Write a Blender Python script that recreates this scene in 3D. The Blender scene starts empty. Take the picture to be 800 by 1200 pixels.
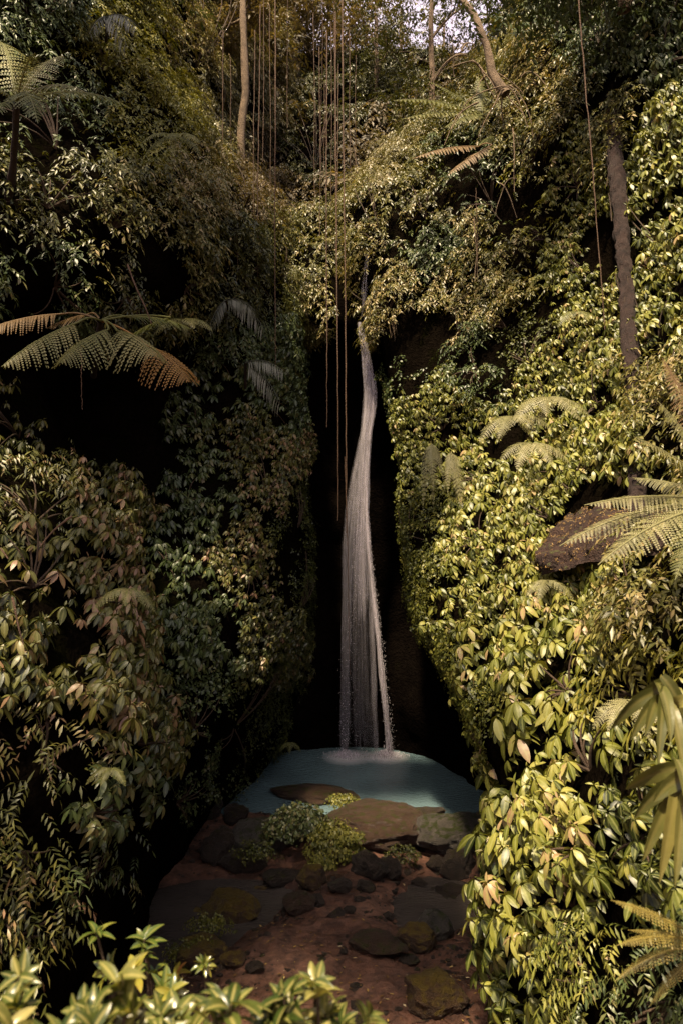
import bpy, math, random
import numpy as np
from mathutils import Vector
random.seed(7); RNG = np.random.default_rng(11)
R_ = math.radians
scn = bpy.context.scene
COL = scn.collection
# ------------------------------------------------------------------ camera, sky, sun, exposure
CH, F = 7.0, 933.3
cam = bpy.data.cameras.new('camera'); camo = bpy.data.objects.new('camera', cam); COL.objects.link(camo)
camo.location = (0, 0, CH); camo.rotation_euler = (R_(90), 0, 0)
cam.sensor_fit = 'VERTICAL'; cam.sensor_height = 36; cam.sensor_width = 24; cam.lens = 28
cam.clip_start = .05; cam.clip_end = 600
cam.dof.use_dof = True; cam.dof.focus_distance = 13; cam.dof.aperture_fstop = 2.0
scn.camera = camo
SUN_EL, SUN_AZ = 68.0, 203.0     # azimuth clockwise from +Y: behind the camera, from the left
w = bpy.data.worlds.new('World'); scn.world = w; w.use_nodes = True
nt = w.node_tree; nt.nodes.clear()
sky = nt.nodes.new('ShaderNodeTexSky'); sky.sky_type = 'NISHITA'; sky.sun_disc = False
sky.sun_elevation = R_(SUN_EL); sky.sun_rotation = R_(SUN_AZ)
sky.dust_density = 7; sky.ozone_density = 0.6; sky.air_density = 1.0
bg = nt.nodes.new('ShaderNodeBackground'); bg.inputs[1].default_value = 0.05
wo = nt.nodes.new('ShaderNodeOutputWorld')
# bright thin cloud and haze low in the sky, clearing towards the zenith
wtc = nt.nodes.new('ShaderNodeTexCoord'); wsx = nt.nodes.new('ShaderNodeSeparateXYZ'); nt.links.new(wtc.outputs['Generated'], wsx.inputs[0])
wnz = nt.nodes.new('ShaderNodeTexNoise'); wnz.inputs['Scale'].default_value = 5; wnz.inputs['Detail'].default_value = 6; nt.links.new(wtc.outputs['Generated'], wnz.inputs['Vector'])
wmr = nt.nodes.new('ShaderNodeMapRange'); wmr.inputs[1].default_value = .45; wmr.inputs[2].default_value = .80; wmr.inputs[3].default_value = 1.25; wmr.inputs[4].default_value = -.25
nt.links.new(wsx.outputs[2], wmr.inputs[0])
wma = nt.nodes.new('ShaderNodeMath'); wma.operation = 'MULTIPLY_ADD'; wma.inputs[1].default_value = .8; wma.use_clamp = True; wsb = nt.nodes.new('ShaderNodeMath'); wsb.operation = 'SUBTRACT'; wsb.inputs[1].default_value = .4
nt.links.new(wmr.outputs[0], wsb.inputs[0]); nt.links.new(wnz.outputs[0], wma.inputs[0]); nt.links.new(wsb.outputs[0], wma.inputs[2])
wmx = nt.nodes.new('ShaderNodeMixRGB'); wmx.inputs[2].default_value = (11, 9.3, 10.8, 1)
nt.links.new(wma.outputs[0], wmx.inputs[0]); nt.links.new(sky.outputs[0], wmx.inputs[1]); nt.links.new(wmx.outputs[0], bg.inputs[0]); nt.links.new(bg.outputs[0], wo.inputs[0])
sl = bpy.data.lights.new('sun', 'SUN'); sl.energy = 5.0; sl.angle = R_(3); sl.color = (1, .80, .55)
so = bpy.data.objects.new('sun', sl); COL.objects.link(so)
_az, _el = R_(SUN_AZ), R_(SUN_EL)
SD = Vector((math.sin(_az)*math.cos(_el), math.cos(_az)*math.cos(_el), math.sin(_el)))
so.rotation_euler = SD.to_track_quat('Z', 'Y').to_euler(); so.location = (0, -5, 40)
scn.view_settings.view_transform = 'Standard'; scn.view_settings.look = 'None'
scn.view_settings.exposure = 1.3; scn.view_settings.gamma = 1
scn.render.engine = 'CYCLES'
scn.cycles.transparent_max_bounces = 24; scn.cycles.max_bounces = 5; scn.cycles.diffuse_bounces = 2

# ------------------------------------------------------------------ helpers
def at(px, py, d):
    return np.array([(px-400)/F*d, d, CH-(py-600)/F*d])
def topx(P):
    d = np.maximum(P[:, 1], .1)
    return np.stack([400+P[:, 0]*F/d, 600-(P[:, 2]-CH)*F/d], 1)
def _hash(i, j, k, s):
    n = (i*374761393 + j*668265263 + k*2147483647 + s*974634777) & 0xffffffff
    n = ((n ^ (n >> 13))*1274126177) & 0xffffffff
    n = (n ^ (n >> 16)) & 0xffffffff
    return n/4294967295.0
def vnoise(P, s=0):
    Pi = np.floor(P).astype(np.int64); f = P-Pi; f = f*f*(3-2*f)
    r = 0
    for a in (0, 1):
        for b in (0, 1):
            for c in (0, 1):
                wt = (f[:, 0] if a else 1-f[:, 0])*(f[:, 1] if b else 1-f[:, 1])*(f[:, 2] if c else 1-f[:, 2])
                r = r+wt*_hash(Pi[:, 0]+a, Pi[:, 1]+b, Pi[:, 2]+c, s)
    return r
def fbm(P, sc=1., oc=4, s=0):
    r = 0; a = .5; t = 0
    for o in range(oc):
        r = r+a*vnoise(P*sc*2**o+17.3*o, s+o); t += a; a *= .5
    return r/t*2-1
def tag(o, label=None, cat=None, group=None, kind=None):
    if label: o['label'] = label
    if cat: o['category'] = cat
    if group: o['group'] = group
    if kind: o['kind'] = kind
    return o
def empty(name, loc):
    o = bpy.data.objects.new(name, None); COL.objects.link(o); o.location = Vector(loc); o.empty_display_size = .2
    return o
def build(name, V, Q, mat, parent=None, attrs=None, smooth=True, origin=None):
    """V (n,3) world vertices, Q (m,3|4) faces -> one mesh object"""
    V = np.asarray(V, dtype=np.float64); Q = np.asarray(Q, dtype=np.int32)
    off = np.zeros(3)
    if parent is not None:
        off = np.array(parent.matrix_basis.translation); p = parent.parent
        while p: off = off+np.array(p.matrix_basis.translation); p = p.parent
    if origin is not None: off = np.asarray(origin, dtype=float)
    me = bpy.data.meshes.new(name); k = Q.shape[1]
    me.vertices.add(len(V)); me.vertices.foreach_set('co', (V-off).astype(np.float32).ravel())
    me.loops.add(len(Q)*k); me.loops.foreach_set('vertex_index', Q.ravel())
    me.polygons.add(len(Q)); me.polygons.foreach_set('loop_start', np.arange(0, len(Q)*k, k, dtype=np.int32))
    me.update(calc_edges=True)
    me.polygons.foreach_set('use_smooth', np.full(len(Q), smooth))
    for an, av in (attrs or {}).items():
        a = me.attributes.new(an, 'FLOAT', 'POINT'); a.data.foreach_set('value', np.asarray(av, dtype=np.float32))
    if mat: me.materials.append(mat)
    o = bpy.data.objects.new(name, me); COL.objects.link(o)
    if parent is not None: o.parent = parent
    elif origin is not None: o.location = Vector(off)
    return o
def merge(parts):
    Vs = []; Qs = []; n = 0; at_ = {}
    for V, Q, A in parts:
        Vs.append(V); Qs.append(Q+n); n += len(V)
        for k in A: at_.setdefault(k, []).append(A[k])
    return np.concatenate(Vs), np.concatenate(Qs), {k: np.concatenate(v) for k, v in at_.items()}
def rnd(a, b, n=None): return RNG.uniform(a, b, n)

def tube(pts, rad, sides=6, jit=0., sd=0):
    pts = np.asarray(pts, float); n = len(pts)
    rad = np.full(n, rad) if np.isscalar(rad) else np.asarray(rad)
    T = np.gradient(pts, axis=0); T /= np.linalg.norm(T, axis=1)[:, None]+1e-9
    ref = np.array([0, 0, 1.]) if abs(T[:, 2]).mean() < .8 else np.array([1., 0, 0])
    A = np.cross(T, ref); A /= np.linalg.norm(A, axis=1)[:, None]+1e-9; B = np.cross(T, A)
    th = np.linspace(0, 2*np.pi, sides, endpoint=False)
    V = pts[:, None]+rad[:, None, None]*(np.cos(th)[None, :, None]*A[:, None]+np.sin(th)[None, :, None]*B[:, None])
    if jit:
        nz = fbm(V.reshape(-1, 3), 3., 3, sd).reshape(n, sides)
        V = pts[:, None]+(V-pts[:, None])*(1+jit*nz)[:, :, None]
    V = V.reshape(-1, 3)
    i = np.arange(n-1)[:, None]*sides; j = np.arange(sides)[None]; j2 = (j+1) % sides
    Q = np.stack([i+j, i+j2, i+sides+j2, i+sides+j], -1).reshape(-1, 4)
    return V, Q, {'var': np.full(len(V), .5), 'vein': np.full(len(V), .5)}
def bez(a, b, c, n=10):
    t = np.linspace(0, 1, n)[:, None]
    return (1-t)**2*a+2*t*(1-t)*b+t*t*c

# ------------------------------------------------------------------ materials
def newmat(name):
    m = bpy.data.materials.new(name); m.use_nodes = True; n = m.node_tree; n.nodes.clear()
    out = n.nodes.new('ShaderNodeOutputMaterial')
    return m, n, out
def ramp(n, stops, interp='LINEAR'):
    r = n.nodes.new('ShaderNodeValToRGB'); e = r.color_ramp.elements; r.color_ramp.interpolation = interp
    while len(e) < len(stops): e.new(.5)
    for el, (p, c) in zip(e, stops): el.position = p; el.color = (*c, 1)
    return r
def leafmat(name, stops, rough=.42, trans=.22, veincol=(.30, .30, .10), veinf=.45, spec=.45, coat=0):
    m, n, out = newmat(name); L = n.links
    av = n.nodes.new('ShaderNodeAttribute'); av.attribute_name = 'var'
    ve = n.nodes.new('ShaderNodeAttribute'); ve.attribute_name = 'vein'
    tc = n.nodes.new('ShaderNodeTexCoord')
    nz = n.nodes.new('ShaderNodeTexNoise'); nz.inputs['Scale'].default_value = 14; nz.inputs['Detail'].default_value = 2
    L.new(tc.outputs['Object'], nz.inputs['Vector'])
    ma = n.nodes.new('ShaderNodeMath'); ma.operation = 'MULTIPLY_ADD'; ma.inputs[1].default_value = .35; 
    sub = n.nodes.new('ShaderNodeMath'); sub.operation = 'SUBTRACT'; sub.inputs[1].default_value = .175
    L.new(nz.outputs[0], ma.inputs[0]); L.new(av.outputs['Fac'], ma.inputs[2]); L.new(ma.outputs[0], sub.inputs[0])
    r = ramp(n, stops); L.new(sub.outputs[0], r.inputs[0])
    vr = n.nodes.new('ShaderNodeMapRange'); vr.inputs[1].default_value = 0; vr.inputs[2].default_value = .38
    vr.inputs[3].default_value = veinf; vr.inputs[4].default_value = 0
    L.new(ve.outputs['Fac'], vr.inputs[0])
    mx = n.nodes.new('ShaderNodeMixRGB'); mx.inputs[2].default_value = (*veincol, 1)
    L.new(vr.outputs[0], mx.inputs[0]); L.new(r.outputs[0], mx.inputs[1])
    p = n.nodes.new('ShaderNodeBsdfPrincipled'); L.new(mx.outputs[0], p.inputs['Base Color'])
    p.inputs['Roughness'].default_value = rough; p.inputs['Specular IOR Level'].default_value = spec
    bp = n.nodes.new('ShaderNodeBump'); bp.inputs['Strength'].default_value = .35; bp.inputs['Distance'].default_value = .01
    L.new(nz.outputs[0], bp.inputs['Height']); L.new(bp.outputs[0], p.inputs['Normal'])
    t = n.nodes.new('ShaderNodeBsdfTranslucent')
    br = n.nodes.new('ShaderNodeMixRGB'); br.blend_type = 'MULTIPLY'; br.inputs[0].default_value = 1; br.inputs[2].default_value = (1.5, 1.4, .5, 1)
    L.new(mx.outputs[0], br.inputs[1]); L.new(br.outputs[0], t.inputs[0])
    p.inputs['Specular IOR Level'].default_value = spec*.95
    ms = n.nodes.new('ShaderNodeMixShader'); ms.inputs[0].default_value = trans*.8
    L.new(p.outputs[0], ms.inputs[1]); L.new(t.outputs[0], ms.inputs[2]); L.new(ms.outputs[0], out.inputs[0])
    return m
def rockmat(name, c1, c2, moss=(.05, .05, .012), mossf=.5, rough=.6, scale=3., bump=.5, spec=.4):
    m, n, out = newmat(name); L = n.links
    tc = n.nodes.new('ShaderNodeTexCoord'); ge = n.nodes.new('ShaderNodeNewGeometry')
    a = n.nodes.new('ShaderNodeTexNoise'); a.inputs['Scale'].default_value = scale; a.inputs['Detail'].default_value = 8; a.inputs['Roughness'].default_value = .65
    b = n.nodes.new('ShaderNodeTexNoise'); b.inputs['Scale'].default_value = scale*9; b.inputs['Detail'].default_value = 6; b.inputs['Roughness'].default_value = .7
    v = n.nodes.new('ShaderNodeTexVoronoi'); v.inputs['Scale'].default_value = scale*14
    for q in (a, b, v): L.new(tc.outputs['Object'], q.inputs['Vector'])
    r = ramp(n, [(.3, c1), (.7, c2)]); L.new(a.outputs[0], r.inputs[0])
    r2 = ramp(n, [(.25, (.45, .45, .45)), (.75, (1.5, 1.45, 1.4))]); L.new(b.outputs[0], r2.inputs[0])
    mu = n.nodes.new('ShaderNodeMixRGB'); mu.blend_type = 'MULTIPLY'; mu.inputs[0].default_value = 1
    L.new(r.outputs[0], mu.inputs[1]); L.new(r2.outputs[0], mu.inputs[2])
    sx = n.nodes.new('ShaderNodeSeparateXYZ'); L.new(ge.outputs['Normal'], sx.inputs[0])
    c = n.nodes.new('ShaderNodeTexNoise'); c.inputs['Scale'].default_value = scale*1.7; c.inputs['Detail'].default_value = 7
    L.new(tc.outputs['Object'], c.inputs['Vector'])
    ad = n.nodes.new('ShaderNodeMath'); ad.operation = 'MULTIPLY_ADD'; ad.inputs[1].default_value = .22
    L.new(sx.outputs[2], ad.inputs[0]); L.new(c.outputs[0], ad.inputs[2])
    mr = n.nodes.new('ShaderNodeMapRange'); mr.inputs[1].default_value = .78-mossf*.45; mr.inputs[2].default_value = .86-mossf*.35
    L.new(ad.outputs[0], mr.inputs[0])
    mm = n.nodes.new('ShaderNodeMixRGB'); L.new(mr.outputs[0], mm.inputs[0]); L.new(mu.outputs[0], mm.inputs[1])
    ml = n.nodes.new('ShaderNodeMixRGB'); ml.blend_type = 'MULTIPLY'; ml.inputs[0].default_value = 1; ml.inputs[1].default_value = (*moss, 1)
    L.new(r2.outputs[0], ml.inputs[2]); L.new(ml.outputs[0], mm.inputs[2])
    p = n.nodes.new('ShaderNodeBsdfPrincipled'); L.new(mm.outputs[0], p.inputs['Base Color'])
    rr = n.nodes.new('ShaderNodeMapRange'); rr.inputs[3].default_value = rough-.18; rr.inputs[4].default_value = rough+.2
    L.new(b.outputs[0], rr.inputs[0]); L.new(rr.outputs[0], p.inputs['Roughness']); p.inputs['Specular IOR Level'].default_value = spec
    h = n.nodes.new('ShaderNodeMath'); h.operation = 'MULTIPLY_ADD'; h.inputs[1].default_value = .4
    L.new(v.outputs['Distance'], h.inputs[0]); L.new(b.outputs[0], h.inputs[2])
    bp = n.nodes.new('ShaderNodeBump'); bp.inputs['Strength'].default_value = bump; bp.inputs['Distance'].default_value = .09
    L.new(h.outputs[0], bp.inputs['Height']); L.new(bp.outputs[0], p.inputs['Normal']); L.new(p.outputs[0], out.inputs[0])
    return m
M = {}
M['whorl'] = leafmat('leaf_whorl', [(0, (.014, .022, .003)), (.3, (.058, .072, .008)), (.6, (.155, .160, .022)), (.86, (.27, .25, .06)), (1, (.27, .18, .09))], rough=.43, trans=.16, veincol=(.32, .33, .12))
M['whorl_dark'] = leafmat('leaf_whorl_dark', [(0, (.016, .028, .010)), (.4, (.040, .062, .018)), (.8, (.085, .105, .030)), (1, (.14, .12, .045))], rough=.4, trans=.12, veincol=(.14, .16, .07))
M['brown'] = leafmat('leaf_brown', [(0, (.020, .030, .007)), (.35, (.055, .060, .009)), (.6, (.12, .115, .022)), (.8, (.20, .125, .060)), (1, (.25, .14, .085))], rough=.42, trans=.15, veincol=(.22, .21, .08))
M['creeper'] = leafmat('leaf_creeper', [(0, (.018, .026, .004)), (.5, (.080, .090, .011)), (1, (.24, .22, .04))], rough=.5, trans=.2, veinf=.15)
M['shrub'] = leafmat('leaf_shrub', [(0, (.014, .020, .004)), (.45, (.062, .064, .013)), (.8, (.16, .145, .040)), (1, (.26, .20, .09))], rough=.4, trans=.22, veinf=.2)
M['yellow'] = leafmat('leaf_yellow_green', [(0, (.045, .055, .006)), (.5, (.13, .13, .016)), (1, (.24, .21, .04))], rough=.45, trans=.3, veinf=.2)
M['pale'] = leafmat('leaf_pale', [(0, (.07, .07, .03)), (.5, (.17, .155, .075)), (1, (.30, .25, .15))], rough=.36, trans=.2, veinf=.2)
M['far'] = leafmat('leaf_far', [(0, (.026, .022, .010)), (.5, (.075, .056, .026)), (1, (.16, .115, .058))], rough=.5, trans=.45, veinf=.1)
M['fern'] = leafmat('leaf_fern', [(0, (.045, .055, .014)), (.5, (.125, .13, .035)), (1, (.24, .22, .08))], rough=.5, trans=.25, veinf=.1)
M['fern_pale'] = leafmat('leaf_fern_pale', [(0, (.10, .10, .035)), (.5, (.20, .19, .08)), (1, (.32, .29, .15))], rough=.5, trans=.3, veinf=.1)
M['fern_brown'] = leafmat('leaf_fern_brown', [(0, (.09, .055, .02)), (.5, (.18, .115, .05)), (1, (.28, .19, .10))], rough=.55, trans=.25, veinf=.1)
M['fern_gold'] = leafmat('leaf_fern_gold', [(0, (.14, .07, .015)), (.5, (.26, .14, .03)), (1, (.36, .22, .06))], rough=.5, trans=.3, veinf=.1)
M['fern_yellow'] = leafmat('leaf_fern_yellow', [(0, (.14, .11, .02)), (.5, (.24, .19, .045)), (1, (.34, .28, .09))], rough=.5, trans=.3, veinf=.1)
M['palm'] = leafmat('leaf_palm', [(0, (.03, .035, .025)), (.5, (.065, .07, .05)), (1, (.13, .13, .10))], rough=.4, trans=.15, veinf=.2)
M['croton'] = leafmat('leaf_variegated', [(0, (.028, .045, .009)), (.45, (.085, .10, .022)), (.8, (.18, .17, .045)), (1, (.28, .25, .09))], rough=.28, trans=.35, veincol=(.42, .36, .12), veinf=.6)
M['croton_pale'] = leafmat('leaf_cream_variegated', [(0, (.05, .06, .025)), (.5, (.13, .13, .065)), (1, (.27, .25, .15))], rough=.36, trans=.3, veincol=(.5, .46, .28), veinf=.6)
M['sapling'] = leafmat('leaf_sapling', [(0, (.018, .035, .008)), (.5, (.06, .085, .015)), (.85, (.22, .20, .03)), (1, (.22, .07, .03))], rough=.25, trans=.2, veincol=(.25, .22, .05), veinf=.5, spec=.6)
M['strap'] = leafmat('leaf_strap', [(0, (.035, .042, .010)), (.5, (.085, .085, .020)), (1, (.17, .145, .04))], rough=.35, trans=.2, veincol=(.20, .17, .06), veinf=.4)
M['dry'] = leafmat('leaf_dry', [(0, (.14, .07, .02)), (.5, (.30, .17, .05)), (.8, (.42, .28, .07)), (1, (.5, .42, .26))], rough=.5, trans=.1, veinf=.2)
M['stem'] = rockmat('stem_bark', (.03, .018, .010), (.08, .05, .028), mossf=0, rough=.7, scale=6)
M['vine'] = rockmat('vine_bark', (.05, .030, .018), (.15, .088, .052), mossf=0, rough=.7, scale=5)
M['bark'] = rockmat('pale_bark', (.09, .060, .035), (.30, .22, .14), mossf=.25, moss=(.07, .07, .02), rough=.75, scale=4, bump=.8)
M['rough_bark'] = rockmat('rough_bark', (.018, .010, .008), (.062, .034, .026), mossf=0, rough=.8, scale=5, bump=1.)
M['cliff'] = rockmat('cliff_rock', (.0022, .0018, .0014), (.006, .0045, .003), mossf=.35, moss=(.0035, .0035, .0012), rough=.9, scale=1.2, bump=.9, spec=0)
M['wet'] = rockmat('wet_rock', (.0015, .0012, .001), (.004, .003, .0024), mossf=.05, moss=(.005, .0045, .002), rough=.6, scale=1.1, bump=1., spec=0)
M['earth'] = rockmat('red_earth', (.014, .007, .005), (.050, .024, .015), mossf=.1, rough=.8, scale=3, bump=.8)
M['rock_brown'] = rockmat('rock_brown', (0.0436, 0.0246, 0.0164), (0.1025, 0.0641, 0.0436), mossf=.15, rough=.42, scale=4.5, bump=1., spec=.5)
M['rock_grey'] = rockmat('rock_grey', (0.0504, 0.0471, 0.0422), (0.1409, 0.1256, 0.1055), mossf=.25, moss=(0.0454, 0.0553, 0.0150), rough=.42, scale=4.5, bump=1., spec=.5)
M['rock_moss'] = rockmat('rock_mossy', (0.0450, 0.0270, 0.0150), (0.1500, 0.0900, 0.0480), mossf=.5, moss=(0.1500, 0.1050, 0.0210), rough=.42, scale=4.5, bump=1., spec=.5)
M['rock_dark'] = rockmat('rock_dark', (0.0235, 0.0183, 0.0150), (0.0805, 0.0591, 0.0449), mossf=.1, rough=.42, scale=4.5, bump=1., spec=.5)

def mudmat():
    m, n, out = newmat('wet_mud'); L = n.links
    tc = n.nodes.new('ShaderNodeTexCoord')
    def nz(s, d=8, rg=.6):
        q = n.nodes.new('ShaderNodeTexNoise'); q.inputs['Scale'].default_value = s; q.inputs['Detail'].default_value = d; q.inputs['Roughness'].default_value = rg
        L.new(tc.outputs['Object'], q.inputs['Vector']); return q
    a, b, c = nz(.55), nz(5, 8, .7), nz(30, 4, .7)
    r = ramp(n, [(.3, (.032, .014, .009)), (.5, (.11, .050, .030)), (.72, (.22, .115, .075))]); L.new(a.outputs[0], r.inputs[0])
    r2 = ramp(n, [(.35, (.30, .30, .32)), (.65, (1.45, 1.4, 1.35))]); L.new(b.outputs[0], r2.inputs[0])
    mu = n.nodes.new('ShaderNodeMixRGB'); mu.blend_type = 'MULTIPLY'; mu.inputs[0].default_value = 1
    L.new(r.outputs[0], mu.inputs[1]); L.new(r2.outputs[0], mu.inputs[2])
    p = n.nodes.new('ShaderNodeBsdfPrincipled'); L.new(mu.outputs[0], p.inputs['Base Color'])
    rr = n.nodes.new('ShaderNodeMapRange'); rr.inputs[1].default_value = .35; rr.inputs[2].default_value = .65
    rr.inputs[3].default_value = .2; rr.inputs[4].default_value = .65; L.new(a.outputs[0], rr.inputs[0]); L.new(rr.outputs[0], p.inputs['Roughness'])
    h = n.nodes.new('ShaderNodeMath'); h.operation = 'MULTIPLY_ADD'; h.inputs[1].default_value = .4
    L.new(c.outputs[0], h.inputs[0]); L.new(b.outputs[0], h.inputs[2])
    bp = n.nodes.new('ShaderNodeBump'); bp.inputs['Strength'].default_value = .8; bp.inputs['Distance'].default_value = .12
    L.new(h.outputs[0], bp.inputs['Height']); L.new(bp.outputs[0], p.inputs['Normal']); L.new(p.outputs[0], out.inputs[0])
    return m
M['mud'] = mudmat()
def watermat(name, col, foamc=None, rough=.1, foams=(), bump=.6):
    m, n, out = newmat(name); L = n.links
    tc = n.nodes.new('ShaderNodeTexCoord')
    p = n.nodes.new('ShaderNodeBsdfPrincipled'); p.inputs['Roughness'].default_value = rough
    p.inputs['Specular IOR Level'].default_value = .5
    a = n.nodes.new('ShaderNodeTexNoise'); a.inputs['Scale'].default_value = .6; a.inputs['Detail'].default_value = 5
    b = n.nodes.new('ShaderNodeTexNoise'); b.inputs['Scale'].default_value = 7; b.inputs['Detail'].default_value = 4
    mp = n.nodes.new('ShaderNodeMapping'); mp.inputs['Scale'].default_value = (1, 2.2, 1)
    L.new(tc.outputs['Object'], a.inputs['Vector']); L.new(tc.outputs['Object'], mp.inputs[0]); L.new(mp.outputs[0], b.inputs['Vector'])
    r = ramp(n, [(.3, tuple(x*.8 for x in col)), (.7, tuple(x*1.2 for x in col))]); L.new(a.outputs[0], r.inputs[0])
    last = r.outputs[0]
    for (fx, fy, rad) in foams:
        vs = n.nodes.new('ShaderNodeVectorMath'); vs.operation = 'DISTANCE'; vs.inputs[1].default_value = (fx, fy, 0)
        L.new(tc.outputs['Object'], vs.inputs[0])
        mr = n.nodes.new('ShaderNodeMapRange'); mr.inputs[1].default_value = rad; mr.inputs[2].default_value = 0; mr.inputs[3].default_value = 0; mr.inputs[4].default_value = 1
        L.new(vs.outputs['Value'], mr.inputs[0])
        mm = n.nodes.new('ShaderNodeMath'); mm.operation = 'MULTIPLY_ADD'; mm.inputs[1].default_value = 1.9; mm.inputs[2].default_value = -.72
        fn = n.nodes.new('ShaderNodeMath'); fn.operation = 'MULTIPLY_ADD'; fn.inputs[1].default_value = .45
        L.new(b.outputs[0], fn.inputs[0]); L.new(mr.outputs[0], mm.inputs[0]); L.new(mm.outputs[0], fn.inputs[2]); fn.use_clamp = True
        mx = n.nodes.new('ShaderNodeMixRGB'); mx.inputs[2].default_value = (.62, .62, .64, 1)
        L.new(fn.outputs[0], mx.inputs[0]); L.new(last, mx.inputs[1]); last = mx.outputs[0]
    L.new(last, p.inputs['Base Color'])
    bp = n.nodes.new('ShaderNodeBump'); bp.inputs['Strength'].default_value = bump; bp.inputs['Distance'].default_value = .07
    L.new(b.outputs[0], bp.inputs['Height']); L.new(bp.outputs[0], p.inputs['Normal']); L.new(p.outputs[0], out.inputs[0])
    return m
def fallmat(name, alpha, col=(.95, .90, .94)):
    m, n, out = newmat(name); L = n.links
    tc = n.nodes.new('ShaderNodeTexCoord'); mp = n.nodes.new('ShaderNodeMapping'); mp.inputs['Scale'].default_value = (14, 14, 1.1)
    nz = n.nodes.new('ShaderNodeTexNoise'); nz.inputs['Scale'].default_value = 2.2; nz.inputs['Detail'].default_value = 4
    L.new(tc.outputs['Object'], mp.inputs[0]); L.new(mp.outputs[0], nz.inputs['Vector'])
    mr = n.nodes.new('ShaderNodeMapRange'); mr.inputs[1].default_value = .32; mr.inputs[2].default_value = .72
    mr.inputs[3].default_value = alpha*.15; mr.inputs[4].default_value = alpha; L.new(nz.outputs[0], mr.inputs[0])
    d = n.nodes.new('ShaderNodeBsdfDiffuse'); d.inputs[0].default_value = (*col, 1)
    tl = n.nodes.new('ShaderNodeBsdfTranslucent'); tl.inputs[0].default_value = (*col, 1)
    dm = n.nodes.new('ShaderNodeMixShader'); dm.inputs[0].default_value = .5; L.new(d.outputs[0], dm.inputs[1]); L.new(tl.outputs[0], dm.inputs[2])
    t = n.nodes.new('ShaderNodeBsdfTransparent'); ms = n.nodes.new('ShaderNodeMixShader')
    L.new(mr.outputs[0], ms.inputs[0]); L.new(t.outputs[0], ms.inputs[1]); L.new(dm.outputs[0], ms.inputs[2]); L.new(ms.outputs[0], out.inputs[0])
    return m

# ------------------------------------------------------------------ leaf templates
def leaf(L=1., W=.36, ns=4, fold=.12, bend=.25, tip=.75, tw=0.):
    """leaf along +X from the origin, V-folded, bending to -Z"""
    t = np.linspace(0, 1, ns+1)
    wd = W/2*np.sin(np.pi*np.clip(t, 0, 1)**tip)**.68; wd[0] = W*.03; wd[-1] = W*.02
    x = L*t*(1-.12*bend*t); z = -bend*L*t**1.8
    V = []; ve = []
    for i in range(ns+1):
        V += [(x[i], wd[i], z[i]+fold*wd[i]*2), (x[i], 0, z[i]), (x[i], -wd[i], z[i]+fold*wd[i]*2)]
        ve += [1, 0, 1]
    Q = []
    for i in range(ns):
        a = 3*i
        Q += [(a, a+1, a+4, a+3), (a+1, a+2, a+5, a+4)]
    return np.array(V, float), np.array(Q), np.array(ve, float)
def rotm(axis, a):
    axis = np.asarray(axis, float); axis = axis/np.linalg.norm(axis); x, y, z = axis; c, s = math.cos(a), math.sin(a); C = 1-c
    return np.array([[c+x*x*C, x*y*C-z*s, x*z*C+y*s], [y*x*C+z*s, c+y*y*C, y*z*C-x*s], [z*x*C-y*s, z*y*C+x*s, c+z*z*C]])
def template(kind, seed, ns=4):
    r = random.Random(seed); P = []
    def put(L, W, yaw, pitch, pos, **k):
        V, Q, ve = leaf(L, W, ns, **k)
        V = V@rotm((1, 0, 0), r.uniform(-.5, .5)).T@rotm((0, 1, 0), -pitch).T@rotm((0, 0, 1), yaw).T+np.array(pos)
        P.append((V, Q, {'vein': ve, 'lr': np.full(len(V), r.uniform(-1, 1)), 'li': np.full(len(V), len(P))}))
    if kind == 'whorl':          # umbrella of drooping elliptic leaves
        n = r.choice((5, 6, 7, 8)); o = r.uniform(0, 6)
        for i in range(n):
            s = r.uniform(.72, 1.08)
            yaw = o+i*2*math.pi/n+r.uniform(-.25, .25); pt = r.uniform(-.75, -.15)
            put(s*.84, s*.36, yaw, pt, (.10*math.cos(yaw), .10*math.sin(yaw), r.uniform(-.02, .04)), fold=r.uniform(.04, .14), bend=r.uniform(.15, .45), tip=.95)
        if r.random() < .6:
            for i in range(2): put(.4, .13, r.uniform(0, 6), r.uniform(.7, 1.2), (0, 0, .02), fold=.3, bend=.1)
    elif kind == 'whorl_up':
        n = r.choice((7, 8, 9, 10)); o = r.uniform(0, 6)
        for i in range(n):
            s = r.uniform(.7, 1.05); yaw = o+i*2.4; pt = r.uniform(.15, 1.15)
            put(s, s*.36, yaw, pt, (0, 0, -.05*i), fold=.22, bend=r.uniform(.1, .5), tip=.85)
    elif kind == 'sprig':        # twig with alternate leaves
        n = r.choice((7, 8, 9))
        for i in range(n):
            t = i/n; side = 1 if i % 2 else -1
            s = r.uniform(.32, .48)
            put(s, s*.42, side*r.uniform(.5, 1.2), r.uniform(-.35, .35), (-.1+1.*t, 0, .12*t-.35*t*t), fold=.12, bend=r.uniform(.1, .45))
        put(.42, .16, r.uniform(-.3, .3), -.2, (.95, 0, -.22), fold=.12, bend=.3)
    elif kind == 'ivy':          # flat patch of small round leaves
        for i in range(9):
            s = r.uniform(.35, .6)
            put(s, s*.72, r.uniform(0, 6.3), r.uniform(-.75, .25), (r.uniform(-.8, .8), r.uniform(-.8, .8), r.uniform(-.15, .25)), fold=.1, bend=r.uniform(.1, .4), tip=.7)
    elif kind == 'slim':         # slim compound leaflets, drooping
        n = r.choice((8, 10))
        for i in range(n):
            t = (i//2)/(n/2); side = 1 if i % 2 else -1
            put(.38, .12, side*1.1, -.25, (-.1+t, 0, .1*t-.4*t*t), fold=.1, bend=.3)
        put(.4, .12, 0, -.4, (.95, 0, -.3), fold=.1, bend=.3)
    return merge(P)
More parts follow.
